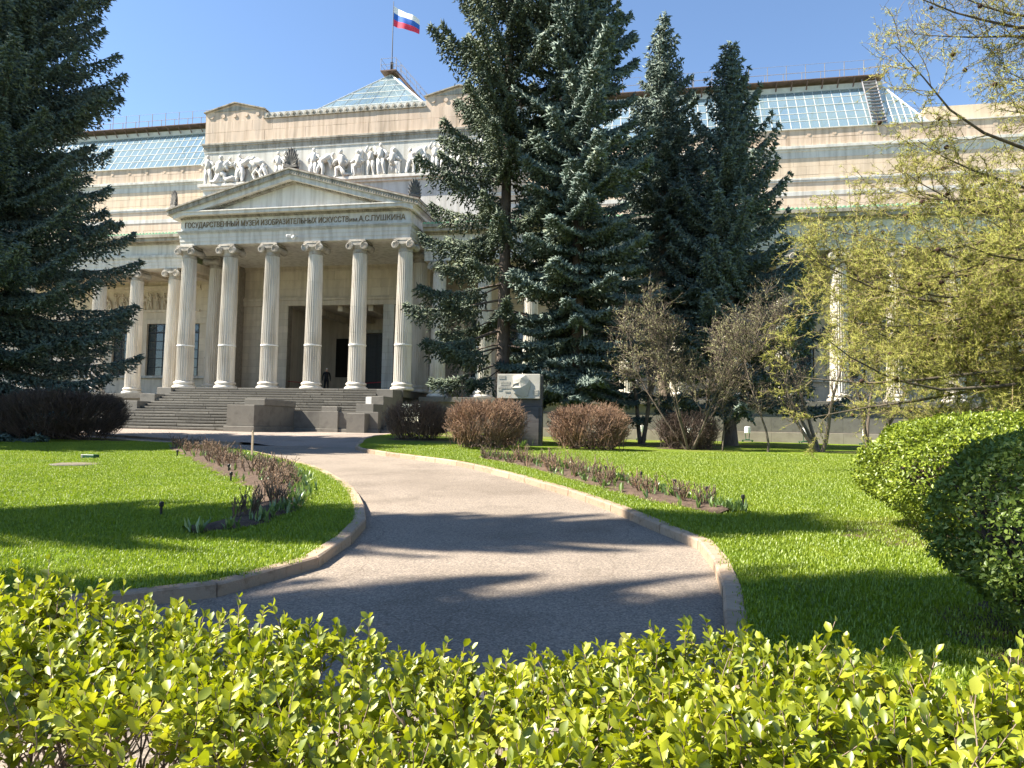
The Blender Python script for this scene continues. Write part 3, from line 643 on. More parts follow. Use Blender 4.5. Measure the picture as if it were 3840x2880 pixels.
# big frieze over the portico
FY, FZ0, FZ1, FH = 49.0, 20.33, 22.96, 11.87
fb = MB(); wbox(fb, -FH, FH, FY+.02, 53.5, 14.2, 26.0); frz = part('frieze_block', fb, 'palewall', mus)
m = MB(); wbox(m, -FH-.28, FH+.28, FY-.34, 53.7, 20.10, FZ0-.003, .015); wbox(m, -FH-.12, FH+.12, FY-.16, 53.6, 19.92, 20.097, .01); part('frieze_ledge', m, 'marble', mus)
m = MB()
wbox(m, -FH-.03, FH+.03, FY-.03, 53.6, FZ1, FZ1+.12)
part('frieze_bead', m, 'marble', mus)
m = MB(); wbox(m, -FH-.05, FH+.05, FY-.05, 53.6, FZ1+.123, 23.42); wbox(m, -FH-.12, FH+.12, FY-.12, 53.7, 23.423, 23.55, .01); wbox(m, -FH-.18, FH+.18, FY-.17, 53.7, 23.553, 23.72, .02)
for k in range(60): m.ball((X(-FH+.2+k*.4), FY-.04, 23.25), .10, 6, sy=.35, sz=1.3)
part('frieze_cornice', m, 'weathered', mus)['kind'] = 'stuff'
seq = [(-11.35, 'stand', 1, 0, 1.0), (-10.0, 'push', 1, 0, 1.02), (-10.3, 'kneel', 1, 0, 1.3), (-9.9, 'lie', 1, 0, 1.0), (-8.55, 'stand', -1, 0, .98), (-8.3, 'bend', 1, 0, 1.15), (-7.2, 'push', -1, 0, 1.0), (-6.6, 'bend', -1, 0, 1.1),
       (-5.2, 'stand', 1, 1, .98), (-4.6, 'stand', -1, 1, .98), (-4.0, 'stand', 1, 1, .96), (-2.2, 'stand', -1, 1, 1.02), (-1.5, 'bend', 1, 0, 1.1), (0.2, 'kneel', -1, 0, 1.25), (1.5, 'sit', -1, 1, 1.1), (2.5, 'raise', 1, 0, .95), (3.3, 'stand', 1, 1, 1.05), (4.3, 'sit', 1, 1, 1.1),
       (5.9, 'bend', 1, 0, 1.15), (6.6, 'bend', -1, 0, 1.1), (7.6, 'raise', 1, 0, .95), (8.4, 'stand', -1, 0, 1.0), (9.0, 'stand', 1, 1, 1.0), (9.6, 'stand', -1, 1, 1.0), (10.5, 'stand', 1, 0, .98), (11.2, 'stand', -1, 1, 1.0)]
for (x, pose, fl_, rb, hs) in seq:
    m = MB(); fig(m, x, FZ0+.02, 2.36*hs, pose, FY-.02, fl_, rb, 1.5); part('relief_figure', m, 'marble', frz, True)
# small reliefs in the galleries
for s, xs in ((-1, [-11.6-.62*k for k in range(14)]), (1, [28.5+.62*k for k in range(18)])):
    for k, x in enumerate(xs):
        m = MB(); fig(m, x, 10.14, 1.32, ('stand', 'push', 'raise', 'stand', 'bend')[(k*7) % 5], YA+.03, 1 if k % 3 else -1, k % 2, 1.15); part('relief_figure', m, 'warmwall', mus, True)
# attic over the frieze
at = MB(); wbox(at, -FH, FH, FY+.03, 53.5, 23.72, 25.5); atp = part('attic', at, 'joint', mus)
ashlar(-FH, FH, 23.72, 25.5, FY+.03, .89, 1.75, 'pink', atp, 9)
for s in (-1, 1):
    lo, hi = sorted((s*FH, s*6.73)); m = MB(); mid = (lo+hi)/2
    m.prism([(X(lo), 25.5), (X(hi), 25.5), (X(hi), 26.27), (X(mid), 26.92), (X(lo), 26.27)], FY+.01, 52.2); gp = part('corner_gable', m, 'pink', mus)
    m = MB()
    for ss in (-1, 1): m.prism([(X(mid+ss*(hi-lo)/2+ss*.14), 26.24), (X(mid), 26.93), (X(mid), 27.02), (X(mid+ss*(hi-lo)/2+ss*.14), 26.33)][::ss], FY-.16, 52.3)
    part('gable_coping', m, 'weathered', gp)
    m = MB(); m.prism([(X(lo+.7), 26.30), (X(hi-.7), 26.30), (X(mid), 26.72)], FY-.02, FY+.05); part('gable_panel', m, 'weathered', gp)
    for k in range(5):
        m = MB(); cx = lo+.55+k*(hi-lo-1.1)/4; n = 14
        m.prism([(X(cx)+.16*math.cos(2*math.pi*j/n), 25.93+.16*math.sin(2*math.pi*j/n)) for j in range(n)], FY-.05, FY+.02); part('stone_boss', m, 'pink', gp)
m = MB(); wbox(m, -6.73, 6.73, FY-.10, 53.5, 25.5, 25.62, .01); part('parapet_coping', m, 'weathered', mus)
ANT = MB(); ANT.prism([(-.19, 0), (.19, 0), (.17, .13), (.09, .27), (0, .31), (-.09, .27), (-.17, .13)], -.08, .12); ANT.ball((0, -.08, .11), .10, 7, sy=.5); ANT = ANT.mesh('antefix', 'weathered')
for k in range(24): piece('antefix', ANT, mus, (X(-6.4+k*.5565), FY-.02, 25.62))
# --- upper walls of the wings and glass roofs
YU = 49.7
def upper(s, x_in, x_out):
    lo, hi = sorted((s*x_in, s*x_out))
    m = MB(); wbox(m, lo, hi, YU+.03, 56, 14.4, 22.3); up = part('upper_wall', m, 'joint', mus)
    ashlar(lo, hi, 17.95, 20.28, YU+.03, .58, 1.7, 'cream', up, 21+s) if s > 0 else ashlar(-30, hi, 17.95, 20.28, YU+.03, .58, 1.7, 'cream', up, 20)
    ashlar(lo, hi, 14.55, 17.65, YU+.03, .62, 1.7, 'cream', up, 23+s) if s > 0 else ashlar(-30, hi, 14.55, 17.65, YU+.03, .62, 1.7, 'cream', up, 22)
    ashlar(lo if s > 0 else -30, hi, 21.1, 22.3, YU+.03, .6, 1.6, 'pink', up, 25+s)
    m = MB()
    for (z0, z1, d) in ((20.75, 20.9, .10), (20.903, 21.1, .22), (18.6, 18.72, .06), (18.723, 18.86, .10), (17.65, 17.95, .035)): wbox(m, lo, hi, YU-d, YU+.2, z0, z1, .01)
    wbox(m, lo, hi, YU-.02, YU+.2, 20.28, 20.75); part('string_course', m, 'palewall', mus)
    m = MB(); wbox(m, lo, hi, YU-.10, YU+.5, 22.3, 22.36); part('roof_gutter', m, 'glazbar', mus)
    n = int((hi-lo)/1.65)
    for k in range(min(n, 20)):
        cx = (hi-.8-k*1.65) if s < 0 else (lo+.8+(k+(n-20 if n > 20 else 0))*1.65); j = 12
        mm = MB(); mm.prism([(X(cx)+.13*math.cos(2*math.pi*i/j), 21.95+.13*math.sin(2*math.pi*i/j)) for i in range(j)], YU-.025, YU+.02); part('stone_boss', mm, 'pink', up)
upper(-1, 11.9, 44); upper(1, 11.9, 60)
RP = {'n': 0}
GY0, GZ0, GY1, GZ1 = 49.75, 22.38, 52.0, 26.05
sl_len = math.hypot(GY1-GY0, GZ1-GZ0); tilt = math.atan2(GZ1-GZ0, GY1-GY0)
PW, NR = .62, 5
RPANE = MB().box(-PW/2+.02, PW/2-.02, -sl_len/NR/2+.015, sl_len/NR/2-.015, -.006, .006).mesh('roof_pane', 'roofglass')
def glass_roof(lo, hi, vis, hip_x=None):
    r = MB(); n = int((hi-lo)/PW)
    gp = None
    for k in range(n+1):
        x = lo+k*PW; big = k % 6 == 0; w_ = .05 if big else .025
        r.add([(X(x-w_), GY0, GZ0), (X(x+w_), GY0, GZ0), (X(x+w_), GY1, GZ1), (X(x-w_), GY1, GZ1), (X(x-w_), GY0+.06, GZ0-.1), (X(x+w_), GY0+.06, GZ0-.1), (X(x+w_), GY1+.06, GZ1-.1), (X(x-w_), GY1+.06, GZ1-.1)], [(0, 1, 2, 3), (7, 6, 5, 4), (0, 4, 5, 1), (1, 5, 6, 2), (2, 6, 7, 3), (3, 7, 4, 0)])
    for j in range(NR+1):
        t = j/NR; y, z = GY0+(GY1-GY0)*t, GZ0+(GZ1-GZ0)*t; r.tube([(X(lo), y-.01, z), (X(hi), y-.01, z)], .028, 4)
    gp = part('glass_roof', r, 'glazbar', mus)
    rest = MB()
    for k in range(n):
        for j in range(NR):
            x = lo+(k+.5)*PW; t = (j+.5)/NR; y, z = GY0+(GY1-GY0)*t, GZ0+(GZ1-GZ0)*t
            if vis[0] < x < vis[1] and RP['n'] < 262: link('roof_pane', RPANE, gp, (X(x), y, z), (tilt, 0, 0)); RP['n'] += 1
            else:
                c, s_ = math.cos(tilt)*sl_len/NR/2*.97, math.sin(tilt)*sl_len/NR/2*.97
                rest.add([(X(x-PW/2+.02), y-c, z-s_), (X(x+PW/2-.02), y-c, z-s_), (X(x+PW/2-.02), y+c, z+s_), (X(x-PW/2+.02), y+c, z+s_)], [(0, 1, 2, 3)])
    if rest.v: part('roof_glazing', rest, 'roofglass', gp)['kind'] = 'stuff'
    # trusses and the glazed slope behind, seen through the panes
    tr = MB(); k = 0; x = lo+1
    while x < hi:
        tr.tube([(X(x), GY0+.3, GZ0), (X(x), GY1-.1, GZ1-.3)], .07, 4); tr.tube([(X(x), GY0+.9, GZ0+.2), (X(x+1.8), GY1+.2, GZ1-.6)], .05, 4); tr.tube([(X(x), 55.5, GZ0), (X(x), GY1+.2, GZ1-.3)], .07, 4); x += 3.7
    tr.tube([(X(lo), GY0+1.2, GZ0+1.2), (X(hi), GY0+1.2, GZ0+1.2)], .06, 4); tr.tube([(X(lo), GY0+1.9, GZ0+2.4), (X(hi), GY0+1.9, GZ0+2.4)], .06, 4)
    part('roof_truss', tr, 'glazbar', gp)
    # ridge walkway with brackets and railing
    rw = MB(); wbox(rw, lo, hi, GY1+.02, GY1+.5, GZ1-.02, GZ1+.42); part('ridge_wall', rw, 'glazbar', gp)
    wk = MB(); wbox(wk, lo, hi, GY1-.5, GY1+.75, 26.70, 26.755); x = lo+.5
    while x < hi: wk.tube([(X(x), GY1-.45, 26.68), (X(x), GY1+.02, 26.2)], .05, 4); x += 1.05
    part('ridge_walkway', wk, 'rust', gp)
    ra = MB(); x = lo+.3
    for yy in (GY1-.45, GY1+.7):
        for zz in (27.25, 27.85): ra.tube([(X(lo), yy, zz), (X(hi), yy, zz)], .012, 4)
    rp = part('ridge_railing', ra, 'rail', gp)
    while x < hi:
        for yy in (GY1-.45, GY1+.7): wb = link('railing_post', POST, gp, (X(x), yy, 26.76))
        x += 1.3
    return gp
POST = MB().box(-.022, .022, -.022, .022, 0, 1.1).mesh('railing_post', 'rail')
glass_roof(-40.0, -11.95, (-26.5, -11.9)); gR = glass_roof(11.95, 39.6, (24.0, 39.7))
# hipped right end with ladder
hp = MB(); x0, x1 = 39.6, 41.65
for k in range(6):
    t = k/5; xb = x0+(x1-x0)*t; zt_ = GZ1+(GZ0-GZ1)*t; yt = GY1+(GY0-GY1)*t
    hp.tube([(X(xb), GY0, GZ0), (X(xb), yt, zt_)], .035, 4)
for j in range(NR):
    t = j/NR; hp.tube([(X(x0), GY0+(GY1-GY0)*t, GZ0+(GZ1-GZ0)*t), (X(x1+(x0-x1)*t), GY0+(GY1-GY0)*t, GZ0+(GZ1-GZ0)*t)], .03, 4)
hp.tube([(X(x1), GY0, GZ0), (X(x0), GY1, GZ1)], .07, 5); part('hip_glazing_bars', hp, 'glazbar', gR)
hg = MB(); hg.add([(X(x0), GY0, GZ0), (X(x1), GY0, GZ0), (X(x0), GY1, GZ1)], [(0, 1, 2)]); hg.add([(X(x1), GY0, GZ0), (X(x1), 58, GZ0), (X(x0), 56, GZ1), (X(x0), GY1, GZ1)], [(0, 1, 2, 3)]); part('hip_pane', hg, 'roofglass', gR)
ld = MB(); dy = -.25
for xx in (38.15, 39.05): ld.tube([(X(xx), GY0+dy, GZ0), (X(xx), GY1+dy, GZ1+.5)], .045, 5)
for k in range(13):
    t = (k+.5)/13; y, z = GY0+dy+(GY1-GY0)*t, GZ0+(GZ1+.4-GZ0)*t; wbox(ld, 38.15, 39.05, y-.12, y+.12, z-.02, z+.02)
part('roof_ladder', ld, 'rail', gR)
# back slope of the glass roofs and the wall that stands right of the hip
bk = MB(); wbox(bk, 41.7, 60, YU+.6, 60, 22.3, 23.6); part('end_parapet', bk, 'cream', mus)
# --- central glass pyramid, platform and stair
PY, PZ0, PZ1, PH = 58.7, 25.7, 33.5, 7.2
AP = Vector((X(0), PY, PZ1)); C4 = [Vector((X(-PH), PY-PH, PZ0)), Vector((X(PH), PY-PH, PZ0)), Vector((X(PH), PY+PH, PZ0)), Vector((X(-PH), PY+PH, PZ0))]
pb = MB(); NB, NP = 12, 8
def facept(i, u, v): a, b = C4[i], C4[(i+1) % 4]; p = a.lerp(b, u); return p.lerp(AP, v)
for i in range(4):
    for k in range(NB+1):
        u = k/NB; vmax = 1-abs(2*u-1)
        a = C4[i].lerp(C4[(i+1) % 4], u); top = Vector((0, 0, 0))
        if vmax > .02:
            mid = C4[i].lerp(C4[(i+1) % 4], .5); end = a+(AP-mid)*vmax; pb.tube([a, end], .04, 4)
    pb.tube([C4[i], AP], .09, 5)
    for j in range(NP): pb.tube([facept(i, 0, j/NP), facept(i, 1, j/NP)], .04, 4)
pyr = part('glass_pyramid', pb, 'glazbar', mus)
for i in (0, 3, 1, 2):
    a, b = C4[i], C4[(i+1) % 4]; mid = a.lerp(b, .5); ax = (b-a)/NB; ay = (AP-mid)
    rest = MB()
    for k in range(NB):
        for j in range(NP):
            u0, u1, v0, v1 = k/NB, (k+1)/NB, j/NP, (j+1)/NP
            lim = lambda v: (v/2, 1-v/2)
            def pt(u, v): l, h_ = lim(v); u = min(max(u, l), h_); return a+(b-a)*u+ay*v
            q = [pt(u0, v0), pt(u1, v0), pt(u1, v1), pt(u0, v1)]
            if (q[1]-q[0]).length+(q[2]-q[3]).length < .05: continue
            if i == 0 and j >= 2 and RP['n'] < 330:
                c = sum(q, Vector())/4; mm = MB(); mm.add([p_-(p_-c)*.03 for p_ in q], [(0, 1, 2, 3)]); part('roof_pane', mm, 'roofglass', pyr); RP['n'] += 1
            else: rest.add(q, [(0, 1, 2, 3)])
    if rest.v: part('roof_glazing', rest, 'roofglass', pyr)['kind'] = 'stuff'
inn = MB()
for k in range(7):
    t = k/6; inn.tube([(X(-PH+2*PH*t), PY-PH+1.2, PZ0), (X(0), PY-.4, PZ1-.8)], .06, 4); inn.tube([(X(-PH+2*PH*t), PY-PH+1.0, PZ0), (X(PH-2*PH*t), PY-3, PZ0+3)], .06, 4)
for z in (27, 29, 31): h_ = PH*(PZ1-z)/(PZ1-PZ0)-.7; inn.tube([(X(-h_), PY-h_, z), (X(h_), PY-h_, z)], .08, 4)
wbox(inn, -PH+.3, PH-.3, PY-PH+.5, PY+PH-.5, PZ0, PZ0+.1); part('pyramid_frame', inn, 'glazbar', pyr)
tp = MB(); tp.lathe([(1.35, PZ1-1.75), (.12, PZ1+.02)], 4, (X(0), PY, 0)); part('pyramid_cap', tp, 'white_metal', pyr)
pf = MB(); wbox(pf, -.75, .75, PY-.75, PY+.75, PZ1+.02, PZ1+.12); part('lookout_platform', pf, 'rust', pyr)
stt = MB(); p0, p1 = Vector((X(.7), PY, PZ1+.02)), Vector((X(5.9), PY-1.0, PZ0+1.6))
for k in range(26):
    p = p0.lerp(p1, k/25); stt.box(p.x-.14, p.x+.14, p.y-.5, p.y+.5, p.z-.03, p.z+.02)
for s in (-.52, .52): stt.tube([p0+Vector((0, s, -.05)), p1+Vector((0, s, -.05))], .09, 4)
part('roof_stair', stt, 'rust', pyr)
rl = MB()
for (a, b) in (((-.72, -.72), (.72, -.72)), ((-.72, .72), (.72, .72)), ((-.72, -.72), (-.72, .72))):
    for z in (.65, 1.2): rl.tube([(X(a[0]), PY+a[1], PZ1+z), (X(b[0]), PY+b[1], PZ1+z)], .02, 4)
for (a, b) in ((-.72, -.72), (.72, -.72), (-.72, .72), (.72, .72)): rl.tube([(X(a), PY+b, PZ1), (X(a), PY+b, PZ1+1.22)], .025, 4)
for s in (-.5, .5):
    for z in (.65, 1.2): rl.tube([p0+Vector((0, s, z)), p1+Vector((0, s, z))], .018, 4)
    for k in range(6): p = p0.lerp(p1, k/5.0); rl.tube([p+Vector((0, s, 0)), p+Vector((0, s, 1.2))], .02, 4)
part('platform_railing', rl, 'rail', pyr)
# roof railing in front of the pyramid
m = MB()
for z in (26.6, 27.05): m.tube([(X(-11), 53, z), (X(11), 53, z)], .014, 4)
rr_ = part('parapet_railing', m, 'rail', mus)
for k in range(19): link('railing_post', POST, rr_, (X(-10.8+1.2*k), 53, 26.0), None, (.8, .8, 1))
wb_ = MB(); wbox(wb_, -11.8, 11.8, 52.5, 66, 25.4, 25.65); part('flat_roof', wb_, 'rust', mus)
for mat, mb in REST.items(): part('ashlar_courses', mb, mat, mus)['kind'] = 'stuff'
# --- stairs: every slab a piece
st = MB(); NSTEP, RISE = 16, (FLOOR-.98)/16
ys = [33.0+.42*k for k in range(6)]+[36.9+.42*k for k in range(10)]
for k in range(NSTEP):
    z1 = .98+RISE*(k+1)-.14; xa, xb = (-14.5, 3.0) if k < 6 else (-7.1, 7.1)
    wbox(st, xa, xb, ys[k]+.09, 42.6, max(.5, z1-RISE*1.2), z1+.03)
stp = part('staircase', st, 'joint', mus)
SLABS = {}
for k in range(NSTEP):
    r = random.Random(k*3+1); xa, xb = (-14.5, 2.3) if k < 6 else (-7.1, 7.1); x = xa; dep = (ys[k+1]-ys[k]+.12) if k < 15 else 1.2
    z1 = .98+RISE*(k+1)
    while x < xb-.05:
        L = r.choice((1.3, 1.75, 2.2, 2.7)); b = min(x+L, xb)
        if xb-b < .5: b = xb
        L = round(b-x, 2); key = (L, round(dep, 2))
        if key not in SLABS: SLABS[key] = MB().box(-L/2+.008, L/2-.008, 0, dep, -.115, 0, .014).mesh('step_slab', 'step')
        piece('step_slab', SLABS[key], stp, (X((x+b)/2), ys[k]+r.uniform(-.012, .012), z1+r.uniform(-.005, .004))); x = b
# cheek walls in steps
for s in (-1, 1):
    for (y0, y1, z1) in ((40.0, 41.75, 3.60), (38.5, 40.0, 3.12), (37.0, 38.5, 2.62), (35.8, 37.0, 2.05)):
        m = MB(); a, b = sorted((s*7.08, s*8.12)); wbox(m, a, b, y0+.004, y1, .6, z1, .02); part('cheek_block', m, 'plinth', mus)
# stepped pedestal and low wall in front of the right half
for (a, b, y0, y1, z0, z1) in ((1.9, 3.62, 32.3, 36.6, .85, 1.26), (2.0, 3.54, 32.4, 36.6, 1.263, 2.36), (2.42, 3.58, 33.3, 36.62, 2.363, 2.70)):
    m = MB(); wbox(m, a, b, y0, y1, z0, z1, .02); part('stair_pedestal', m, 'plinth', mus)
m = MB(); wbox(m, 3.545, 8.62, 36.5, 37.0, 1.18, 2.15, .015); part('stair_wall', m, 'plinth', mus)
m = MB(); wbox(m, 3.63, 8.70, 36.38, 37.0, .85, 1.177, .015); part('stair_wall_base', m, 'plinth', mus)
m = MB(); wbox(m, 5.2, 6.3, 36.32, 37.1, 1.18, 2.16, .015); wbox(m, 5.28, 6.22, 36.40, 37.0, 2.163, 2.42, .015); wbox(m, 5.14, 6.36, 36.22, 37.1, .85, 1.176, .015); part('stair_pier', m, 'plinth', mus)
for k in range(5):
    m = MB(); wbox(m, 8.75, 11.5, 36.3+.38*k, 40, .8+.16*k, .98+.16*k, .012); part('side_step', m, 'step', mus)
# wall lantern, cameras
m = MB(); wbox(m, -5.95, -5.70, YB-.32, YB-.02, 8.0, 8.6, .05); wbox(m, -5.86, -5.79, YB-.2, YB-.02, 7.7, 8.0); part('wall_lantern', m, 'black', mus)
for (x, y, z) in ((.35, YE-.05, 13.62), (-9.3, 47.6, 6.1)):
    m = MB(); wbox(m, x-.05, x+.05, y-.35, y, z+.12, z+.2); m.ball((X(x+.02), y-.38, z), .13, 10); m.tube([(X(x-.2), y-.32, z+.18), (X(x-.38), y-.55, z+.10)], .07, 8); part('security_camera', m, 'white_metal' if z > 9 else 'black', mus)
# ------------------------------------------------------------------ vegetation generators
def unit(a): return a/np.maximum(np.linalg.norm(a, axis=-1, keepdims=True), 1e-9)
def rdir(rng, n): return unit(rng.normal(size=(n, 3)))
def frames(D, rng=None):
    ref = np.where(np.abs(D[:, 2:3]) < .9, np.array([[0, 0, 1.]]), np.array([[1., 0, 0]])); A = unit(np.cross(D, ref)); B = np.cross(D, A)
    if rng is not None:
        t = rng.uniform(0, 2*np.pi, (len(D), 1)); A, B = A*np.cos(t)+B*np.sin(t), B*np.cos(t)-A*np.sin(t)
    return A, B
def shards(P, D, L, W, rng):
    """thin three-sided needles clumps"""
    A, B = frames(D, rng); n = len(P); V = np.empty((n, 4, 3)); w = W[:, None]
    for k in range(3):
        t = 2*np.pi*k/3; V[:, k] = P+(A*np.cos(t)+B*np.sin(t))*w
    V[:, 3] = P+D*L[:, None]; o = (np.arange(n)*4)[:, None, None]
    return V.reshape(-1, 3), (o+np.array([[0, 1, 3], [1, 2, 3], [2, 0, 3]])[None]).reshape(-1, 3)
def polylines(P, D, L, K, rng, bend=.15, grav=0.0, tip=0.0):
    n = len(P); out = np.empty((n, K, 3)); out[:, 0] = P; d = unit(D.copy()); s = (L/(K-1))[:, None]
    for k in range(1, K):
        g = grav+tip*(k/(K-1)); d = unit(d+bend*rng.normal(size=(n, 3))+np.array([0, 0, g])); out[:, k] = out[:, k-1]+d*s
    return out
def tubes(PL, r0, r1, n=3):
    N, K = PL.shape[:2]; T = unit(np.gradient(PL, axis=1)); ref = np.array([.31, .17, .93]); A = unit(np.cross(T, ref)); B = np.cross(T, A)
    r0 = np.broadcast_to(np.asarray(r0, float), (N,)); r1 = np.broadcast_to(np.asarray(r1, float), (N,)); rr = r0[:, None]+(r1-r0)[:, None]*np.linspace(0, 1, K)[None]
    V = np.empty((N, K, n, 3))
    for j in range(n):
        t = 2*np.pi*j/n; V[:, :, j] = PL+(A*np.cos(t)+B*np.sin(t))*rr[..., None]
    i = (np.arange(N)*K*n)[:, None, None]+(np.arange(K-1)*n)[None, :, None]; j = np.arange(n)[None, None]; j2 = (j+1) % n
    F = np.stack([i+j, i+j2, i+n+j2, i+n+j], -1).reshape(-1, 4); return V.reshape(-1, 3), F
def spawn(PL, m, rng, t0=.15, t1=1.0, ang=.8, up=0.0):
    N, K = PL.shape[:2]; t = rng.uniform(t0, t1, (N, m))*(K-1); i = np.minimum(t.astype(int), K-2); f = (t-i)[..., None]; r = np.arange(N)[:, None]
    P = PL[r, i]*(1-f)+PL[r, i+1]*f; T = unit(PL[r, i+1]-PL[r, i]); R = rng.normal(size=P.shape); R = unit(R-T*(R*T).sum(-1, keepdims=True))
    a = ang*rng.uniform(.7, 1.3, (N, m))[..., None]; D = T*np.cos(a)+R*np.sin(a); D[..., 2] += up
    return P.reshape(-1, 3), unit(D).reshape(-1, 3), (t/(K-1)).reshape(-1)
def join(parts):
    V = []; F = []; o = 0
    for v, f in parts:
        if f.shape[1] == 3: f = np.concatenate([f, f[:, 2:3]], 1)
        V.append(v); F.append(f+o); o += len(v)
    return np.concatenate(V), np.concatenate(F)
def mesh_mixed(name, parts, mat, smoothf=False):
    """join tri and quad sets in one mesh"""
    V = []; o = 0; loops = []; sizes = []
    for v, f in parts: V.append(v); loops.append((f+o).ravel()); sizes.append(np.full(len(f), f.shape[1])); o += len(v)
    V = np.concatenate(V).astype(np.float32); loops = np.concatenate(loops).astype(np.int32); sizes = np.concatenate(sizes)
    me = bpy.data.meshes.new(name); me.vertices.add(len(V)); me.vertices.foreach_set('co', V.ravel()); me.loops.add(len(loops)); me.loops.foreach_set('vertex_index', loops)
    me.polygons.add(len(sizes)); me.polygons.foreach_set('loop_start', np.concatenate([[0], np.cumsum(sizes)[:-1]]).astype(np.int32))
    if smoothf: me.polygons.foreach_set('use_smooth', np.ones(len(sizes), bool))
    me.materials.append(M[mat]); me.update(calc_edges=True); return me
def stamp(T, F, P, U, V, N, S):
    """place template T (u, v, n) at P with axes U, V, N and size S (n,3)"""
    W = P[:, None]+U[:, None]*(T[None, :, 0:1]*S[:, None, 0:1])+V[:, None]*(T[None, :, 1:2]*S[:, None, 1:2])+N[:, None]*(T[None, :, 2:3]*S[:, None, 2:3])
    k = len(T); o = (np.arange(len(P))*k)[:, None, None]; return W.reshape(-1, 3), (o+np.array(F)[None]).reshape(-1, len(F[0]))
# ---- spruce
M['spruce_blue'] = leafmat('blue_spruce_needles', [(.05, (.020, .036, .030)), (.38, (.058, .096, .080)), (.68, (.125, .175, .145)), (1.0, (.24, .265, .175))], .06, .55, .05, pscale=1.1)
M['spruce_dark'] = leafmat('dark_spruce_needles', [(.05, (.020, .032, .022)), (.42, (.056, .082, .056)), (.75, (.115, .145, .085)), (1.0, (.21, .22, .10))], .06, .55, .04, pscale=1.1)
def spruce(seed, H, R, zb, hang=.35, dens=1.0, prof=.8, gap=.55, mat='spruce_blue', trunk_r=.28, lean=0.0, upturn=.25, low=1.0, side_n=None, bark='bark', shardw=1.0, bare=0.0):
    rng = np.random.default_rng(seed); P, D, L = [], [], []; LB = []; z = zb
    while z < H-.25:
        t = (z-zb)/(H-zb); nb = int(rng.integers(4, 7)); az0 = rng.uniform(0, 6.28)
        for b in range(nb):
            az = az0+2*np.pi*b/nb+rng.normal(0, .25); h = np.array([np.cos(az), np.sin(az), 0]); l = np.array([-h[1], h[0], 0])
            lb = max(.22, R*((1-t)**prof)*rng.uniform(.68, 1.12)*(low+(1-low)*min(1, t*6))); e0 = -.18+.85*t+rng.normal(0, .08)
            if side_n and rng.random() < side_n(az, t): continue
            zz = z+rng.uniform(-.15, .15); b0 = .06+bare*max(0, 1-t*2.6); s = np.arange(b0, 1.0, .15/lb); ns = len(s); c = lambda s: np.stack([h[0]*lb*s, h[1]*lb*s, zz+lb*(e0*s-.30*(1-t)*s**1.5+upturn*s**3)], -1)
            C = c(s); LB.append(c(np.linspace(0, 1, 6)))
            bl = np.minimum(.95, (.14+.34*lb*(1-s)**.65))*rng.uniform(.7, 1.15, ns)
            for sd in (-1, 1, 0):
                blx = bl if sd else bl*.45; dr = unit(h*(.8)+l*sd*rng.uniform(.6, 1.1, (ns, 1))+np.array([0, 0, .05 if sd else -.9*hang-.1]))
                nu = int(max(2, np.ceil(blx.max()/.10)*dens)); u = (np.arange(nu)+rng.uniform(0, 1, (ns, nu)))/nu
                Q = C[:, None]+dr[:, None]*(blx[:, None]*u)[..., None]; Q[..., 2] -= hang*(blx[:, None]*u**1.6)*1.1
                keep = (u*blx[:, None] < blx[:, None]); Q += rng.normal(0, .03, Q.shape)
                d2 = unit(dr[:, None]*(1-.5*hang*u[..., None])+np.array([0, 0, -hang])*u[..., None]*.9+.55*rng.normal(size=Q.shape)+np.array([0, 0, .18]))
                P.append(Q.reshape(-1, 3)); D.append(d2.reshape(-1, 3)); L.append(np.full(ns*nu, 1.0))
        z += gap*rng.uniform(.75, 1.2)*(1-.45*t)
    nt_ = 60; u = rng.uniform(0, 1, nt_); P.append(np.stack([rng.normal(0, .04, nt_), rng.normal(0, .04, nt_), H-.9*u], -1)); D.append(unit(rng.normal(size=(nt_, 3))*.5+np.array([0, 0, .8]))); L.append(np.ones(nt_))
    P = np.concatenate(P); D = np.concatenate(D); n = len(P)
    P[:, 0] += lean*np.clip(1-P[:, 2]/(H*.3), 0, 1)**2*0
    crown = npmesh('crown', *shards(P, D, rng.uniform(.13, .25, n), rng.uniform(.028, .05, n)*shardw, rng), mat)
    K = 14; zz = np.linspace(-.3, H-.1, K); wob = np.cumsum(rng.normal(0, .03, (K, 2)), 0)*np.clip(1-zz/H, 0, 1)[:, None]*0
    tr = MB(); tr.tube([(lean*(1-min(1, max(0, a/3.5)))**2+0, 0, a) for a in zz], [trunk_r*(1.5 if a < 0 else 1.12 if a < .8 else 1)*max(.04, 1-a/H)**.85 for a in zz], 12)
    LBa = np.array(LB); bl_ = np.linalg.norm(LBa[:, -1]-LBa[:, 0], axis=1); tv, tf = tubes(LBa, .012+.012*bl_, .006, 4)
    tr.v = [tuple(v_) for v_ in tr.v]; trunk = mesh_mixed('trunk', [(np.array(tr.v), np.array([f for f in tr.f if len(f) == 4])), (tv, tf)], bark, True)
    return trunk, crown
def plant_tree(name, label, trunk, crown, x, y, group=None, rot=0, sc_=1.0, z=None, cname='crown'):
    t = thing(name, label, 'tree', (x, y, (ZL(x, y) if z is None else z)), group, rot); t.scale = sc_ if hasattr(sc_, '__len__') else (sc_,)*3
    local('trunk', trunk, None, t); local(cname, crown, None, t); return t
SP = {}
SP['A'] = spruce(101, 28.5, 4.7, 3.4, hang=.9, dens=1.45, prof=.50, gap=.80, mat='spruce_dark', trunk_r=.34, upturn=.30, low=.8, shardw=1.15, bare=.40, side_n=lambda az, t: .38 if t > .30 else .10)
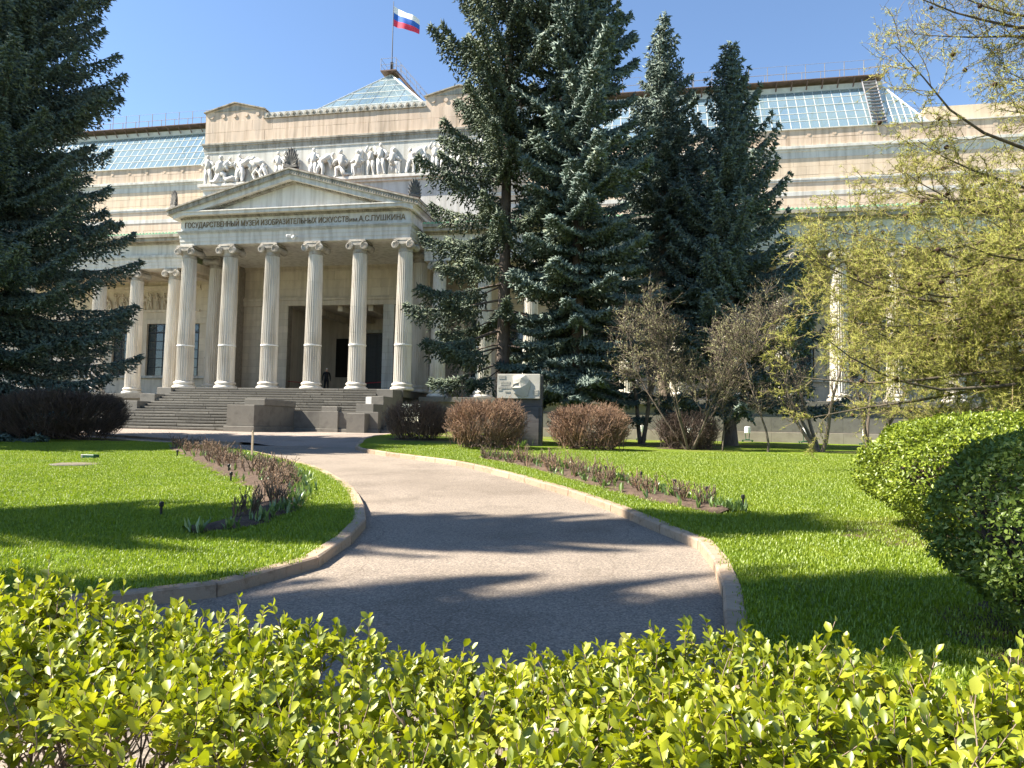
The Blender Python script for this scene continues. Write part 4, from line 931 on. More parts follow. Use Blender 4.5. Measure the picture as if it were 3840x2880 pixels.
SP['B'] = spruce(202, 27.5, 3.7, 1.6, hang=.38, dens=1.3, prof=.55, gap=.55, mat='spruce_blue', trunk_r=.30, low=.8, shardw=1.35, side_n=lambda az, t: .08)
SP['C'] = spruce(303, 21.9, 3.8, 6.2, hang=.5, dens=1.1, prof=.86, gap=.55, mat='spruce_blue', trunk_r=.30, lean=.9, bark='barkpale', shardw=1.25)
SP['D'] = spruce(404, 18.8, 4.6, 2.3, hang=.48, dens=1.1, prof=.86, gap=.58, mat='spruce_blue', trunk_r=.28, upturn=.45, shardw=1.25)
SP['L'] = spruce(505, 29.0, 5.4, 1.0, hang=.6, dens=1.25, prof=.36, gap=.52, mat='spruce_blue', trunk_r=.38, upturn=.35, low=.95, shardw=1.2)
plant_tree('spruce_tree', 'tall dark spruce with drooping curtain branches, behind the portrait monument', *SP['A'], -6.3, 30.2, rot=.6)
plant_tree('spruce_tree', 'dense blue-green spruce rising behind the rounded rust-brown shrub', *SP['B'], -2.95, 29.6, rot=2.1, sc_=1.04)
plant_tree('spruce_tree', 'slender spruce with a bare pale curved lower trunk and pointed top', *SP['C'], .75, 35.0, rot=0.0)
plant_tree('spruce_tree', 'shorter pointed blue spruce right of the slender one', *SP['D'], 3.7, 32.6, rot=1.2)
plant_tree('spruce_tree', 'huge dark spruce at the left edge behind the dark bare shrub', *SP['L'], -25.6, 22.6, rot=.2, sc_=(1, 1, .87))
# spruces standing just outside the picture on the left; their shadows cross lawn and drive
for i, (x, y, s_, r_) in enumerate(((-15.5, 1.5, (.40, .40, .84), .3), (-18.5, 4.9, (.40, .40, .80), 1.7), (-30.0, 16.7, (.6, .6, .80), 2.9))):
    plant_tree('spruce_tree', 'tall spruce left of the picture, its shadow crossing the drive '+('just behind the hedge', 'half way along the bend', 'at its far end')[i], *SP['L'], x, y, group='spruces left of the picture', rot=r_, sc_=s_)
# ---- larch on the right
M['larch_green'] = leafmat('larch_needles', [(.05, (.20, .215, .035)), (.4, (.34, .36, .06)), (.75, (.47, .45, .10)), (1.0, (.50, .39, .15))], .3, .6, .03, pscale=.6)
M['larch_twig'] = leafmat('larch_twigs', [(.1, (.09, .07, .04)), (.6, (.20, .155, .085)), (1, (.32, .24, .13))], .0, .7, .02, pscale=.6)
def larch():
    rng = np.random.default_rng(77); nl = 84; Hh = 17.0
    z = np.concatenate([rng.uniform(1.7, 5.8, 48), rng.uniform(5.0, 13.5, nl-48)]); az = np.pi+rng.normal(0, .62, nl); az[::9] += np.pi
    Ln = rng.uniform(4.6, 7.6, nl)*np.clip(1.18-z/22, .4, 1); Ln[z > 6] *= rng.uniform(.7, 1.0, (z > 6).sum())
    P = np.stack([np.zeros(nl), np.zeros(nl), z], -1); D = np.stack([np.cos(az), np.sin(az), np.where(z > 6, .25, .02)+rng.normal(0, .12, nl)], -1)
    A = polylines(P, D, Ln, 9, rng, .09, -.035, .13); parts = [tubes(A, .025+.012*Ln/2, .006, 5)]
    p1, d1, t1 = spawn(A, 17, rng, .22, 1, .85, .10); l1 = rng.uniform(.7, 2.0, len(p1))*(1.15-.6*t1); B = polylines(p1, d1, l1, 6, rng, .16, .02, .10); 
    low = (B[:, 0, 2] < 5.0); tw = [tubes(B, .010, .004, 3)]
    p2, d2, t2 = spawn(B, 7, rng, .1, 1, .75, 0); l2 = rng.uniform(.22, .75, len(p2)); C = polylines(p2, d2, l2, 5, rng, .22, 0.0, -.18); tw.append(tubes(C, .0055, .003, 3))
    p3, d3, t3 = spawn(C[::2], 3, rng, .2, 1, .8, 0); E = polylines(p3, d3, rng.uniform(.12, .35, len(p3)), 4, rng, .25, -.02, -.1); tw.append(tubes(E, .0045, .003, 3))
    def tufts(PL, m, t0=.1):
        p, d, t = spawn(PL, m, rng, t0, 1, .9, .1)
        keep = rng.random(len(p)) < np.clip(1.25-.085*p[:, 2], .30, 1); return p[keep], d[keep]
    q = [tufts(B, 26), tufts(C, 13), tufts(E, 7)]; p = np.concatenate([a for a, b in q]); d = np.concatenate([b for a, b in q]); n = len(p)
    p = np.repeat(p, 2, 0); d = unit(np.repeat(d, 2, 0)+.6*rng.normal(size=(2*n, 3))); n *= 2
    crown = npmesh('foliage', *shards(p, d, rng.uniform(.05, .12, n), rng.uniform(.0035, .0062, n), rng), 'larch_green')
    tr = MB(); zz = np.linspace(-.3, Hh, 14); tr.tube([(.05*math.sin(a), .05*math.cos(a*.7), a) for a in zz], [.33*max(.05, 1-a/Hh)**.8*(1.25 if a < .5 else 1) for a in zz], 12)
    trunk = mesh_mixed('trunk', [(np.array(tr.v), np.array([f for f in tr.f if len(f) == 4])), parts[0]], 'bark_larch', True)
    twg = mesh_mixed('twigs', tw, 'larch_twig'); cp = C[rng.integers(0, len(C), 420), 2]; return trunk, twg, crown, cp
tr_, tw_, fo_, cones = larch()
LX, LY = 10.0, 15.4
lt = thing('larch_tree', 'yellow-green budding larch with dark cones reaching in from the right', 'tree', (LX, LY, ZL(LX, LY)))
local('trunk', tr_, None, lt); local('twigs', tw_, None, lt); local('foliage', fo_, None, lt)
CONE = MB().lathe([(.006, 0), (.02, .008), (.028, .022), (.024, .036), (.01, .046)], 7).mesh('cone', flat('cone_scales', (.045, .022, .014), .9))
cnt = 0
for p in cones:
    if p[0] < -3.0 and cnt < 150: link('cone', CONE, lt, (p[0], p[1], p[2]-.02), (random.uniform(-.6, .6), random.uniform(-.6, .6), 0), (1.8,)*3); cnt += 1
# ---- bare rounded shrubs
def bare_shrub(seed, w, h, ntip, matA='twig_red', stems=46, tilt=1.0, lo=.30):
    rng = np.random.default_rng(seed); rx = w/2; cz = h*.56; rz = h*.44
    u = rdir(rng, ntip*2); u = u[u[:, 2] > -.75][:ntip]; sh = rng.uniform(.55, 1.0, len(u))**.5
    bump = 1+.06*np.sin(u[:, 0:1]*5+seed)*np.cos(u[:, 1:2]*4)
    pw = .72; e = np.sign(u)*np.abs(u)**pw; e = e/np.maximum(np.linalg.norm(e, axis=1, keepdims=True), .75)
    T = np.stack([e[:, 0]*rx, e[:, 1]*rx*.92, cz+e[:, 2]*rz], -1)*np.array([1, 1, 1])*bump; T[:, :2] *= sh[:, None]; T[:, 2] = cz+(T[:, 2]-cz)*sh
    L = rng.uniform(.22, .5, len(T)); out = unit(np.stack([T[:, 0]*.5, T[:, 1]*.5, np.full(len(T), .55*h)], -1)+.25*rng.normal(size=T.shape)); S = T-out*L[:, None]; S[:, 2] = np.maximum(S[:, 2], .05)
    L = L*1.25; S = T-out*L[:, None]; S[:, 2] = np.maximum(S[:, 2], .05); tw = polylines(S, out, L, 4, rng, .2, .03); parts = [tubes(tw, .011, .005, 3)]
    p, d, t = spawn(tw, 2, rng, .3, .95, .7, .15); tw2 = polylines(p, d, rng.uniform(.06, .2, len(p)), 3, rng, .2, .05); parts.append(tubes(tw2, .007, .004, 3))
    a = rng.uniform(0, 6.28, stems); cl = rng.integers(0, 3, stems); r = rng.uniform(0, .28, stems); B0 = np.stack([np.cos(a)*r+(cl-1)*w*.24, np.sin(a)*r, np.full(stems, -.05)], -1)
    G = T[rng.integers(0, len(T), stems)]*np.array([.8, .8, .72]); ST = np.stack([B0+(G-B0)*k+np.array([0, 0, 1])*np.sin(k*3.14)*.05+rng.normal(0, .02, B0.shape)*k for k in np.linspace(0, 1, 6)], 1)
    p2, d2, t2 = spawn(ST, 7, rng, .35, 1, .5, .3); ST2 = polylines(p2, d2, rng.uniform(.25, .6, len(p2)), 4, rng, .15, .08)
    stem = mesh_mixed('stems', [tubes(ST, .016, .008, 4), tubes(ST2, .008, .005, 3)], 'twig_dark')
    return stem, mesh_mixed('twigs', parts, matA)
def shrub(label, x, y, w, h, seed, ntip, mat, rot=0, stems=46, group=None):
    s, t = bare_shrub(seed, w, h, ntip, mat, stems); e = thing('bare_shrub', label, 'shrub', (x, y, ZL(x, y)), group, rot); local('stems', s, None, e); local('twigs', t, None, e); return e
G_S = 'clipped bare shrubs'
shrub('wide dark leafless shrub in the shade of the left spruce', -21.2, 22.0, 4.9, 2.0, 3, 4000, 'twig_dark', stems=80, group=G_S)
shrub('small rounded brown leafless shrub beside the museum stairs', -9.4, 27.7, 2.95, 1.72, 4, 1900, 'twig_red', group=G_S)
shrub('dark reddish-brown leafless shrub in front of the portrait monument', -5.35, 23.1, 3.0, 1.82, 5, 2100, 'twig_red', group=G_S)
shrub('rust-orange rounded leafless shrub right of the portrait monument', -1.9, 24.2, 3.1, 1.70, 6, 2100, 'twig_red', group=G_S)
shrub('sparse grey-brown leafless shrub under the slender spruce', 1.55, 27.0, 2.7, 1.5, 7, 1100, 'twig_dark', group=G_S)
# ---- deciduous small trees
M['bud_leaf'] = leafmat('opening_buds', [(.1, (.10, .105, .035)), (.5, (.20, .195, .07)), (.9, (.31, .28, .12))], .3, .6, .05)
M['barkmid'] = pmat('grey_brown_bark', (.07, .055, .042), (.19, .155, .12), 6, .95, .4, 25, (1, 1, .4), dist=.02)
def small_tree(seed, H, spread, stems, n1, n2, leaves, lean=0.0, leafmul=1.0, r0=.06):
    rng = np.random.default_rng(seed); a = rng.uniform(0, 6.28, stems); P = np.stack([np.cos(a)*.06, np.sin(a)*.06, np.full(stems, -.1)], -1)
    D = np.stack([np.cos(a)*spread+lean, np.sin(a)*spread, np.ones(stems)], -1); A = polylines(P, D, rng.uniform(.75, 1.0, stems)*H, 9, rng, .09, .05)
    p, d, t = spawn(A, n1, rng, .28, 1, .75, .25); l = rng.uniform(.35, .62, len(p))*H*(1-.55*t)*.62; B = polylines(p, d, l, 6, rng, .15, .03)
    p2, d2, t2 = spawn(B, n2, rng, .2, 1, .8, .1); C = polylines(p2, d2, rng.uniform(.25, .8, len(p2)), 5, rng, .2, 0)
    p3, d3, t3 = spawn(C, 4, rng, .2, 1, .8, .1); E = polylines(p3, d3, rng.uniform(.1, .35, len(p3)), 3, rng, .2, .05)
    tr = mesh_mixed('trunk', [tubes(A, r0, r0*.3, 7)], 'barkmid', True); tw = mesh_mixed('branches', [tubes(B, r0*.32, .006, 4), tubes(C, .008, .004, 3), tubes(E, .005, .003, 3)], 'barkmid')
    lf = None
    if leaves:
        q, dq, tq = spawn(np.concatenate([C]), leaves, rng, .2, 1, .8, .2); n = len(q); lf = npmesh('leaf_buds', *shards(q, dq, rng.uniform(.05, .12, n)*leafmul, rng.uniform(.014, .03, n)*leafmul, rng), 'bud_leaf')
    return tr, tw, lf
def plant_small(label, x, y, args, rot=0, name='young_tree'):
    tr, tw, lf = small_tree(*args); t = thing(name, label, 'tree', (x, y, ZL(x, y)), None, rot); local('trunk', tr, None, t); local('branches', tw, None, t)
    if lf: local('leaf_buds', lf, None, t)
    return t
plant_small('many-stemmed small tree with opening buds in front of the right columns', 1.55, 26.2, (31, 6.0, .50, 7, 15, 15, 5, .02, .8, .04), name='budding_tree')
plant_small('straight thin bare sapling left of the leaning small tree', 4.1, 25.2, (32, 3.9, .05, 1, 8, 6, 2, .0, 1.0, .045))
plant_small('small leaning forked tree with bare dark branches by the green bush', 5.95, 25.9, (33, 4.3, .42, 4, 8, 7, 2, -.12, 1.0, .075))
plant_small('young bare tree in the shade of the larch near the wall', 8.3, 28.5, (34, 4.6, .45, 4, 8, 7, 2, .1, 1.0, .07))
plant_small('thin bare sapling beside the shorter pointed spruce', 2.7, 25.7, (35, 2.4, .06, 1, 6, 5, 1, .0, 1.0, .03))
plant_small('budding tree with pale stems left of the slender spruce trunk', -.2, 30.6, (36, 8.6, .22, 3, 8, 8, 6, .05, 1.0, .10), name='budding_tree')
# ---- clipped evergreen domes
M['box_leaf'] = leafmat('clipped_leaves', [(.05, (.07, .10, .010)), (.4, (.16, .22, .018)), (.75, (.27, .33, .03)), (1.0, (.38, .42, .07))], .28, .4, .035, pscale=2.5)
M['box_leaf_dark'] = leafmat('clipped_leaves_shaded', [(.05, (.05, .085, .014)), (.5, (.11, .165, .026)), (.9, (.18, .235, .045)), (1.0, (.22, .21, .08))], .2, .4, .03, pscale=2.5)  # shaded copy of the clipped leaf: the bush's shade is put into its colours
T4 = np.array([(0, 0, 0), (.5, .5, .12), (1, 0, 0), (.5, -.5, .12)]); F4 = [(0, 2, 1), (0, 3, 2)]
def dome(seed, rx, ry, z0, z1, nleaf, mat, size):
    rng = np.random.default_rng(seed); cz = (z0+z1)*.5; rz = (z1-z0)/2; u = rdir(rng, nleaf); e = np.sign(u)*np.abs(u)**.70; e = e/np.maximum(np.linalg.norm(e, axis=1, keepdims=True), .8)*np.where(np.linalg.norm(e, axis=1, keepdims=True) > .8, np.linalg.norm(e, axis=1, keepdims=True)**.55, 1); e = e/1.06
    lump = 1+.05*np.sin(u[:, 0]*7+1)*np.cos(u[:, 2]*6)+.04*np.sin(u[:, 1]*9+u[:, 2]*5); lump += (rng.random(nleaf) < .05)*rng.uniform(0, .06, nleaf)
    depth = 1-rng.exponential(.07, nleaf); R_ = (np.clip(depth, .5, 1.04)*lump)[:, None]
    P = np.stack([e[:, 0]*rx, e[:, 1]*ry, e[:, 2]*rz], -1)*R_+np.array([0, 0, cz]); low = P[:, 2] < z0+.35*(z1-z0); P[low, :2] *= (1-.16*((z0+.35*(z1-z0)-P[low, 2])/(.35*(z1-z0)))**1.5)[:, None]
    thin = (P[:, 2] < z0+.28*(z1-z0)) & (rng.random(nleaf) < .6); P = P[~thin]; u = u[~thin]; n = len(P)
    N = unit(u+.75*rng.normal(size=u.shape)+np.array([0, 0, .25])); U = unit(np.cross(N, rng.normal(size=N.shape))); U = unit(U+np.array([0, 0, .5])*0+.6*u); V = unit(np.cross(N, U)); N = np.cross(U, V)
    L = rng.uniform(.7, 1.3, n)*size; S = np.stack([L, L*.55, L], -1); lv = npmesh('leaves', *stamp(T4, F4, P, U, V, N, S), mat)
    st_n = 90; a = rng.uniform(0, 6.28, st_n); r = np.sqrt(rng.uniform(0, 1, st_n))*rx*.42; B0 = np.stack([np.cos(a)*r, np.sin(a)*r, np.zeros(st_n)], -1); G = np.stack([np.cos(a)*r*1.9, np.sin(a)*r*1.9, np.full(st_n, cz*1.15)], -1)
    ST = np.stack([B0+(G-B0)*k+rng.normal(0, .02, B0.shape) for k in np.linspace(0, 1, 6)], 1); p, d, t = spawn(ST, 9, rng, .2, 1, .7, .1); S2 = polylines(p, d, rng.uniform(.2, .55, len(p)), 4, rng, .2, .05)
    sm = mesh_mixed('stems', [tubes(ST, .014, .008, 4), tubes(S2, .007, .004, 3)], 'twig_dark'); return sm, lv
def bush(label, x, y, *a, rot=0):
    s, l = dome(*a); e = thing('clipped_bush', label, 'bush', (x, y, ZL(x, y)-.02), None, rot); local('stems', s, None, e); local('leaves', l, None, e)
bush('large sunlit clipped dome bush with bright green leaves', 4.3, 9.8, 61, 1.55, 1.5, .0, 1.62, 44000, 'box_leaf', .05)
bush('dark clipped bush in the shade at the right edge, nearest the hedge', 3.1, 5.5, 62, 1.05, 1.05, .04, 1.60, 28000, 'box_leaf_dark', .042)
# soil discs under shrubs
def soil_patch(x, y, rx, ry, seed):
    r = random.Random(seed); mb = MB(); n = 28; ring = [(x+math.cos(2*math.pi*k/n)*rx*r.uniform(.85, 1.1), y+math.sin(2*math.pi*k/n)*ry*r.uniform(.85, 1.1)) for k in range(n)]
    mb.add([(x, y, ZL(x, y)+.03)]+[(a, b, ZL(a, b)+.006) for a, b in ring], [(0, 1+k, 1+(k+1) % n) for k in range(n)]); o = link('soil', mb.mesh('soil', 'soil')); struct(o)
for k, a in enumerate(((4.2, 9.7, 1.75, 1.5), (3.15, 5.6, 1.1, 1.1), (-21.2, 22, 2.6, 1.2), (-5.35, 23.1, 1.4, .7), (-1.9, 24.2, 1.5, .7), (1.55, 27, 1.3, .7), (-9.4, 27.7, 1.3, .7))): soil_patch(*a, k)
# ---- foreground hedge
M['hedge_leaf'] = leafmat('hedge_leaves', [(.06, (.06, .085, .008)), (.35, (.18, .225, .010)), (.62, (.33, .365, .015)), (.90, (.46, .45, .06)), (1.0, (.55, .49, .30))], .38, .45, .05, tcol=(1.2, 1.2, .45), pscale=6.0)
M['hedge_twig'] = pmat('hedge_twig', (.13, .09, .065), (.34, .26, .20), 40, .85)
TL = np.array([(0, 0, 0), (.30, .40, .10), (.30, 0, .0), (.30, -.40, .10), (.70, .46, .07), (.70, 0, -.02), (.70, -.46, .07), (1, 0, -.10), (-.10, 0, -.02)])
FLf = [(0, 2, 1, 1), (0, 3, 2, 2), (1, 2, 5, 4), (2, 3, 6, 5), (4, 5, 7, 7), (5, 6, 7, 7)]
FLt = [(0, 2, 1), (0, 3, 2), (1, 2, 5), (1, 5, 4), (2, 3, 6), (2, 6, 5), (4, 5, 7), (5, 6, 7)]
def hedge():
    rng = np.random.default_rng(900); x0, x1, y0, y1 = -4.6, 4.6, 1.42, 2.20
    top = lambda x: .93+.035*np.sin(x*2.1+.6)+.02*np.sin(x*5.3)-.085*np.exp(-((x+.62)/.34)**2)+.03*np.exp(-((x+1.35)/.5)**2)
    n1, n2, n3 = 3800, 1500, 2750
    X1 = rng.uniform(x0, x1, n1); Y1 = rng.uniform(y0, y1, n1); Z1 = top(X1)-.05-rng.exponential(.035, n1)
    X2 = rng.uniform(x0, x1, n2); Y2 = y0+rng.exponential(.06, n2); Z2 = rng.uniform(.42, .9, n2)**.8*1.0; Z2 = np.minimum(Z2, top(X2)-.05); keep = (rng.random(n2) < np.clip((Z2-.42)/.4, .12, 1)) & ((X2 > -.35) | (rng.random(n2) < .3)); X2, Y2, Z2 = X2[keep], Y2[keep], Z2[keep]
    X3 = rng.uniform(x0, x1, n3); Y3 = rng.uniform(y0, y1, n3); Z3 = top(X3)-rng.uniform(.10, .34, n3); k3 = ~((X3 < -.35) & (Y3 < 1.75) & (rng.random(n3) < .75)); X3, Y3, Z3 = X3[k3], Y3[k3], Z3[k3]; n3 = len(X3)
    P = np.stack([np.concatenate([X1, X2, X3]), np.concatenate([Y1, Y2, Y3]), np.concatenate([Z1, Z2, Z3])], -1)
    D = np.concatenate([unit(np.array([0, 0, 1])+.38*rng.normal(size=(n1, 3))), unit(np.array([0, -.6, .7])+.35*rng.normal(size=(len(X2), 3))), unit(np.array([0, 0, .7])+.6*rng.normal(size=(n3, 3)))])
    Ls = np.concatenate([rng.uniform(.05, .13, n1)*(1+.7*(rng.random(n1) < .08)), rng.uniform(.05, .12, len(X2)), rng.uniform(.06, .12, n3)]); SH = polylines(P, D, Ls, 4, rng, .12, .06)
    Q, UU, WW_ = [], [], []
    for j, tt in enumerate(np.linspace(.12, 1.0, 6)):
        k = min(2, int(tt*3)); f = tt*3-k; base = SH[:, k]*(1-f)+SH[:, k+1]*f; T = unit(SH[:, k+1]-SH[:, k]); A, B = frames(T, rng)
        for sgn in (-1, 1):
            op = .95-.55*tt; U = unit(T*(1-.45*op)+A*sgn*op*rng.uniform(.8, 1.4, (len(T), 1))+.12*rng.normal(size=T.shape)); Q.append(base); UU.append(U); WW_.append(np.full(len(T), 1-.35*tt**2))
    Q = np.concatenate(Q); U = np.concatenate(UU); s = np.concatenate(WW_); k = rng.random(len(Q)) < .9; Q, U, s = Q[k], U[k], s[k]; n = len(Q)
    N = unit(np.cross(np.cross(U, np.array([0, 0, 1.])), U)+.45*rng.normal(size=U.shape)); V = unit(np.cross(N, U)); N = np.cross(U, V); L = s*rng.uniform(.028, .056, n); S = np.stack([L, L*rng.uniform(.50, .66, n), L*rng.uniform(.6, 1.6, n)], -1)
    d = np.linalg.norm(Q-np.array([0, 0, 1.6]), axis=1); tocam = unit(np.array([0, 0, 1.6])-Q); ahead = ((Q @ np.array(fwd)) > 0) & (np.abs((Q-np.array([0, 0, 1.6])) @ np.array(r2)) < .70*((Q-np.array([0, 0, 1.6])) @ np.array(fwd)))
    vis = ahead & (Q[:, 2] > top(Q[:, 0])-.06); order = np.argsort(np.where(vis, d-12*L, 99))[:300]; m = np.ones(n, bool); m[order] = False
    e = thing('hedge', 'clipped leafy hedge with small yellow-green leaves across the foreground', 'hedge', (0, 1.8, 0), absolute=True)
    me = npmesh('leaves', *stamp(TL, FLt, Q[m], U[m], V[m], N[m], S[m]), 'hedge_leaf'); o = link('leaves', me, e); o.matrix_parent_inverse = Matrix.Translation(-Vector((0, 1.8, 0))); o['kind'] = 'stuff'
    leaf = npmesh('leaf', TL, FLt, 'hedge_leaf')
    for i in order:
        o = link('leaf', leaf, e); Mx = Matrix(((U[i][0]*S[i][0], V[i][0]*S[i][1], N[i][0]*S[i][2], Q[i][0]), (U[i][1]*S[i][0], V[i][1]*S[i][1], N[i][1]*S[i][2], Q[i][1]), (U[i][2]*S[i][0], V[i][2]*S[i][1], N[i][2]*S[i][2], Q[i][2]), (0, 0, 0, 1)))
        o.matrix_parent_inverse = Matrix.Translation(-Vector((0, 1.8, 0))); o.matrix_basis = Mx
    ns = 360; B0 = np.stack([rng.uniform(x0, x1, ns), rng.normal(1.8, .12, ns), np.full(ns, -.05)], -1); ST = polylines(B0, np.stack([rng.normal(0, .3, ns), rng.normal(0, .35, ns), np.ones(ns)], -1), rng.uniform(.55, .76, ns), 7, rng, .16, .02)
    p, dd_, t = spawn(ST, 8, rng, .25, 1, .8, .2); S2 = polylines(p, dd_, rng.uniform(.12, .34, len(p)), 5, rng, .22, .06); p, dd_, t = spawn(S2, 3, rng, .2, 1, .8, .2); S3 = polylines(p, dd_, rng.uniform(.06, .16, len(p)), 3, rng, .2, .05)
    tw = mesh_mixed('twigs', [tubes(ST, .010, .0055, 5), tubes(S2, .005, .003, 4), tubes(S3, .003, .0018, 3), tubes(SH, .002, .0012, 3)], 'hedge_twig', True); o = link('twigs', tw, e); o.matrix_parent_inverse = Matrix.Translation(-Vector((0, 1.8, 0)))
hedge()
# ---- grass: tufts scattered on the near lawns
M['grass_blade'] = leafmat('grass_blades', [(.05, (.11, .165, .006)), (.45, (.195, .275, .010)), (.8, (.275, .345, .015)), (1.0, (.34, .34, .06))], .35, .5, .05, tcol=(1.1, 1.2, .6), pscale=1.2)
def tuft():
    rng = np.random.default_rng(5); V, F = [], []; o = 0
    for k in range(26):
        a = rng.uniform(0, 6.28); r = .085*math.sqrt(rng.uniform(0, 1)); p = np.array([np.cos(a)*r, np.sin(a)*r, 0]); b = rng.uniform(0, 6.28); ln = rng.uniform(.018, .040); h = np.array([np.cos(b), np.sin(b), 0]); w_ = np.array([-h[1], h[0], 0])*rng.uniform(.0022, .0038); bend = rng.uniform(.2, .9)
        m_ = p+np.array([0, 0, ln*.6])+h*ln*.25*bend; t = p+np.array([0, 0, ln*(1-.3*bend)])+h*ln*.75*bend
        V += [p-w_, p+w_, m_-w_*.8, m_+w_*.8, t]; F += [(o, o+1, o+3), (o, o+3, o+2), (o+2, o+3, o+4)]; o += 5
    return npmesh('grass_tuft', np.array(V), F, 'grass_blade')
tuft_ob = bpy.data.objects.new('grass_tuft', tuft())
def grass(label, R, flip, xlim, ymax, density, seed, scl=(.8, 1.5)):
    R = R[[i for i in range(len(R)) if R[i, 0, 1] < ymax]]; X_ = R[..., 0]; k = int(np.max(np.where((np.abs(X_) < xlim).any(0))[0])); R = R[:, :k+1]
    o = link('grass', rows_mesh('grass', R, 'grass_blade', flip)); o['kind'] = 'stuff'; tag(o, label, 'grass')
    ng = bpy.data.node_groups.new('grass', 'GeometryNodeTree'); ng.interface.new_socket('Geometry', in_out='INPUT', socket_type='NodeSocketGeometry'); ng.interface.new_socket('Geometry', in_out='OUTPUT', socket_type='NodeSocketGeometry')
    N = ng.nodes; gi, go = N.new('NodeGroupInput'), N.new('NodeGroupOutput'); dp = N.new('GeometryNodeDistributePointsOnFaces'); dp.inputs['Density'].default_value = density; dp.inputs['Seed'].default_value = seed
    ip = N.new('GeometryNodeInstanceOnPoints'); oi = N.new('GeometryNodeObjectInfo'); oi.inputs['Object'].default_value = tuft_ob; oi.inputs['As Instance'].default_value = True
    rv = N.new('FunctionNodeRandomValue'); rv.data_type = 'FLOAT_VECTOR'; rv.inputs[0].default_value = (-.15, -.15, 0); rv.inputs[1].default_value = (.15, .15, 6.28)
    rs = N.new('FunctionNodeRandomValue'); rs.data_type = 'FLOAT'; rs.inputs[2].default_value = scl[0]; rs.inputs[3].default_value = scl[1]
    L = ng.links; L.new(gi.outputs[0], dp.inputs['Mesh']); L.new(dp.outputs['Points'], ip.inputs['Points']); L.new(oi.outputs['Geometry'], ip.inputs['Instance'])
    L.new(rv.outputs[0], ip.inputs['Rotation']); L.new(rs.outputs[1], ip.inputs['Scale']); L.new(ip.outputs[0], go.inputs[0])
    md = o.modifiers.new('grass', 'NODES'); md.node_group = ng
grass('short mown grass of the left lawn', LR, True, 20, 22, 190, 1); grass('short mown grass of the right lawn', RR, False, 10.5, 24, 190, 2, (.8, 1.7))
# ------------------------------------------------------------------ flower beds
M['tulip'] = leafmat('tulip_leaves', [(.1, (.07, .13, .025)), (.6, (.15, .24, .045)), (1.0, (.25, .33, .07))], .3, .4, .1)
def bed(name, pts, widths, seed, lab_b, lab_t, npl, ntul):
    rng = np.random.default_rng(seed); C = np.array(dense(pts, .25)); T = unit(np.gradient(C, axis=0)); Nn = np.stack([-T[:, 1], T[:, 0]], -1); Wd = np.interp(np.linspace(0, 1, len(C)), np.linspace(0, 1, len(widths)), widths)
    rows = []
    for s_, h in ((-1.0, .012), (-.75, .05), (0, .085), (.75, .05), (1.0, .012)):
        q = C+Nn*(Wd*s_*(1+.12*rng.normal(size=len(C))*(abs(s_) > .9)))[:, None]; rows.append(np.concatenate([q, (zl(q[:, 0], q[:, 1])+h+.012*rng.normal(size=len(C))*(abs(s_) < .9))[:, None]], 1))
    R = np.array(rows); o = link(name, rows_mesh(name, R, 'soil', True)); struct(o)
    # tulip shoots: countless small leaves
    k = rng.integers(0, len(C), ntul); s_ = np.where(rng.random(ntul) < .75, rng.uniform(.55, 1.05, ntul), rng.uniform(-1, 1, ntul))*TUL_SIDE[seed]; q = C[k]+Nn[k]*(Wd[k]*s_)[:, None]+rng.normal(0, .05, (ntul, 2))
    P = np.concatenate([q, zl(q[:, 0], q[:, 1])[:, None]+.03], 1); P = np.repeat(P, 3, 0)+rng.normal(0, .012, (ntul*3, 3))*[1, 1, 0]; n = len(P)
    U = unit(np.array([0, 0, 1])+.33*rng.normal(size=(n, 3))*[1, 1, .2]); A, B = frames(U, rng); L = rng.uniform(.10, .22, n); S = np.stack([L, L*.26, L*.5], -1)
    TT = np.array([(0, .15, 0), (0, -.15, 0), (.45, .5, .16), (.45, -.5, .16), (.45, 0, 0), (1, 0, -.22)]); FT = [(0, 4, 2), (0, 1, 4), (1, 3, 4), (2, 4, 5), (4, 3, 5)]
    o = link('tulip_shoots', npmesh('tulip_shoots', *stamp(TT, FT, P, U, A, B, S), 'tulip')); o['kind'] = 'stuff'; tag(o, lab_t, 'tulips')
    k = np.linspace(2, len(C)-3, npl).astype(int)
    for j, i in enumerate(k):
        s_ = rng.uniform(-.6, .55)*TUL_SIDE[seed]; q = C[i]+Nn[i]*Wd[i]*s_; q = q+rng.normal(0, .08, 2); e = thing('rose_bush', lab_b, 'rose bush', (q[0], q[1], ZL(*q)+.03), 'pruned rose bushes in the ' + name.replace('_', ' '), rng.uniform(0, 6.28)); e.scale = (rng.uniform(.85, 1.25),)*3
        local('stems', ROSE[j % 4], None, e)
TUL_SIDE = {41: 1, 42: 1}
ROSE = []
for sd in range(4):
    rng = np.random.default_rng(700+sd); n = 8; a = rng.uniform(0, 6.28, n); P = np.stack([np.cos(a)*.05, np.sin(a)*.05, np.zeros(n)], -1); A_ = polylines(P, np.stack([np.cos(a)*.55, np.sin(a)*.55, np.ones(n)], -1), rng.uniform(.16, .36, n), 4, rng, .14, .1)
    p, d_, t = spawn(A_, 3, rng, .4, 1, .6, .4); B_ = polylines(p, d_, rng.uniform(.05, .16, len(p)), 3, rng, .15, .1); p, d_, t = spawn(B_, 2, rng, .5, 1, .6, .3); v_, f_ = shards(p, d_, rng.uniform(.02, .045, len(p)), rng.uniform(.005, .009, len(p)), rng)
    ROSE.append(mesh_mixed('stems', [tubes(A_, .009, .006, 4), tubes(B_, .006, .004, 3), (v_, f_)], 'rose_stem'))
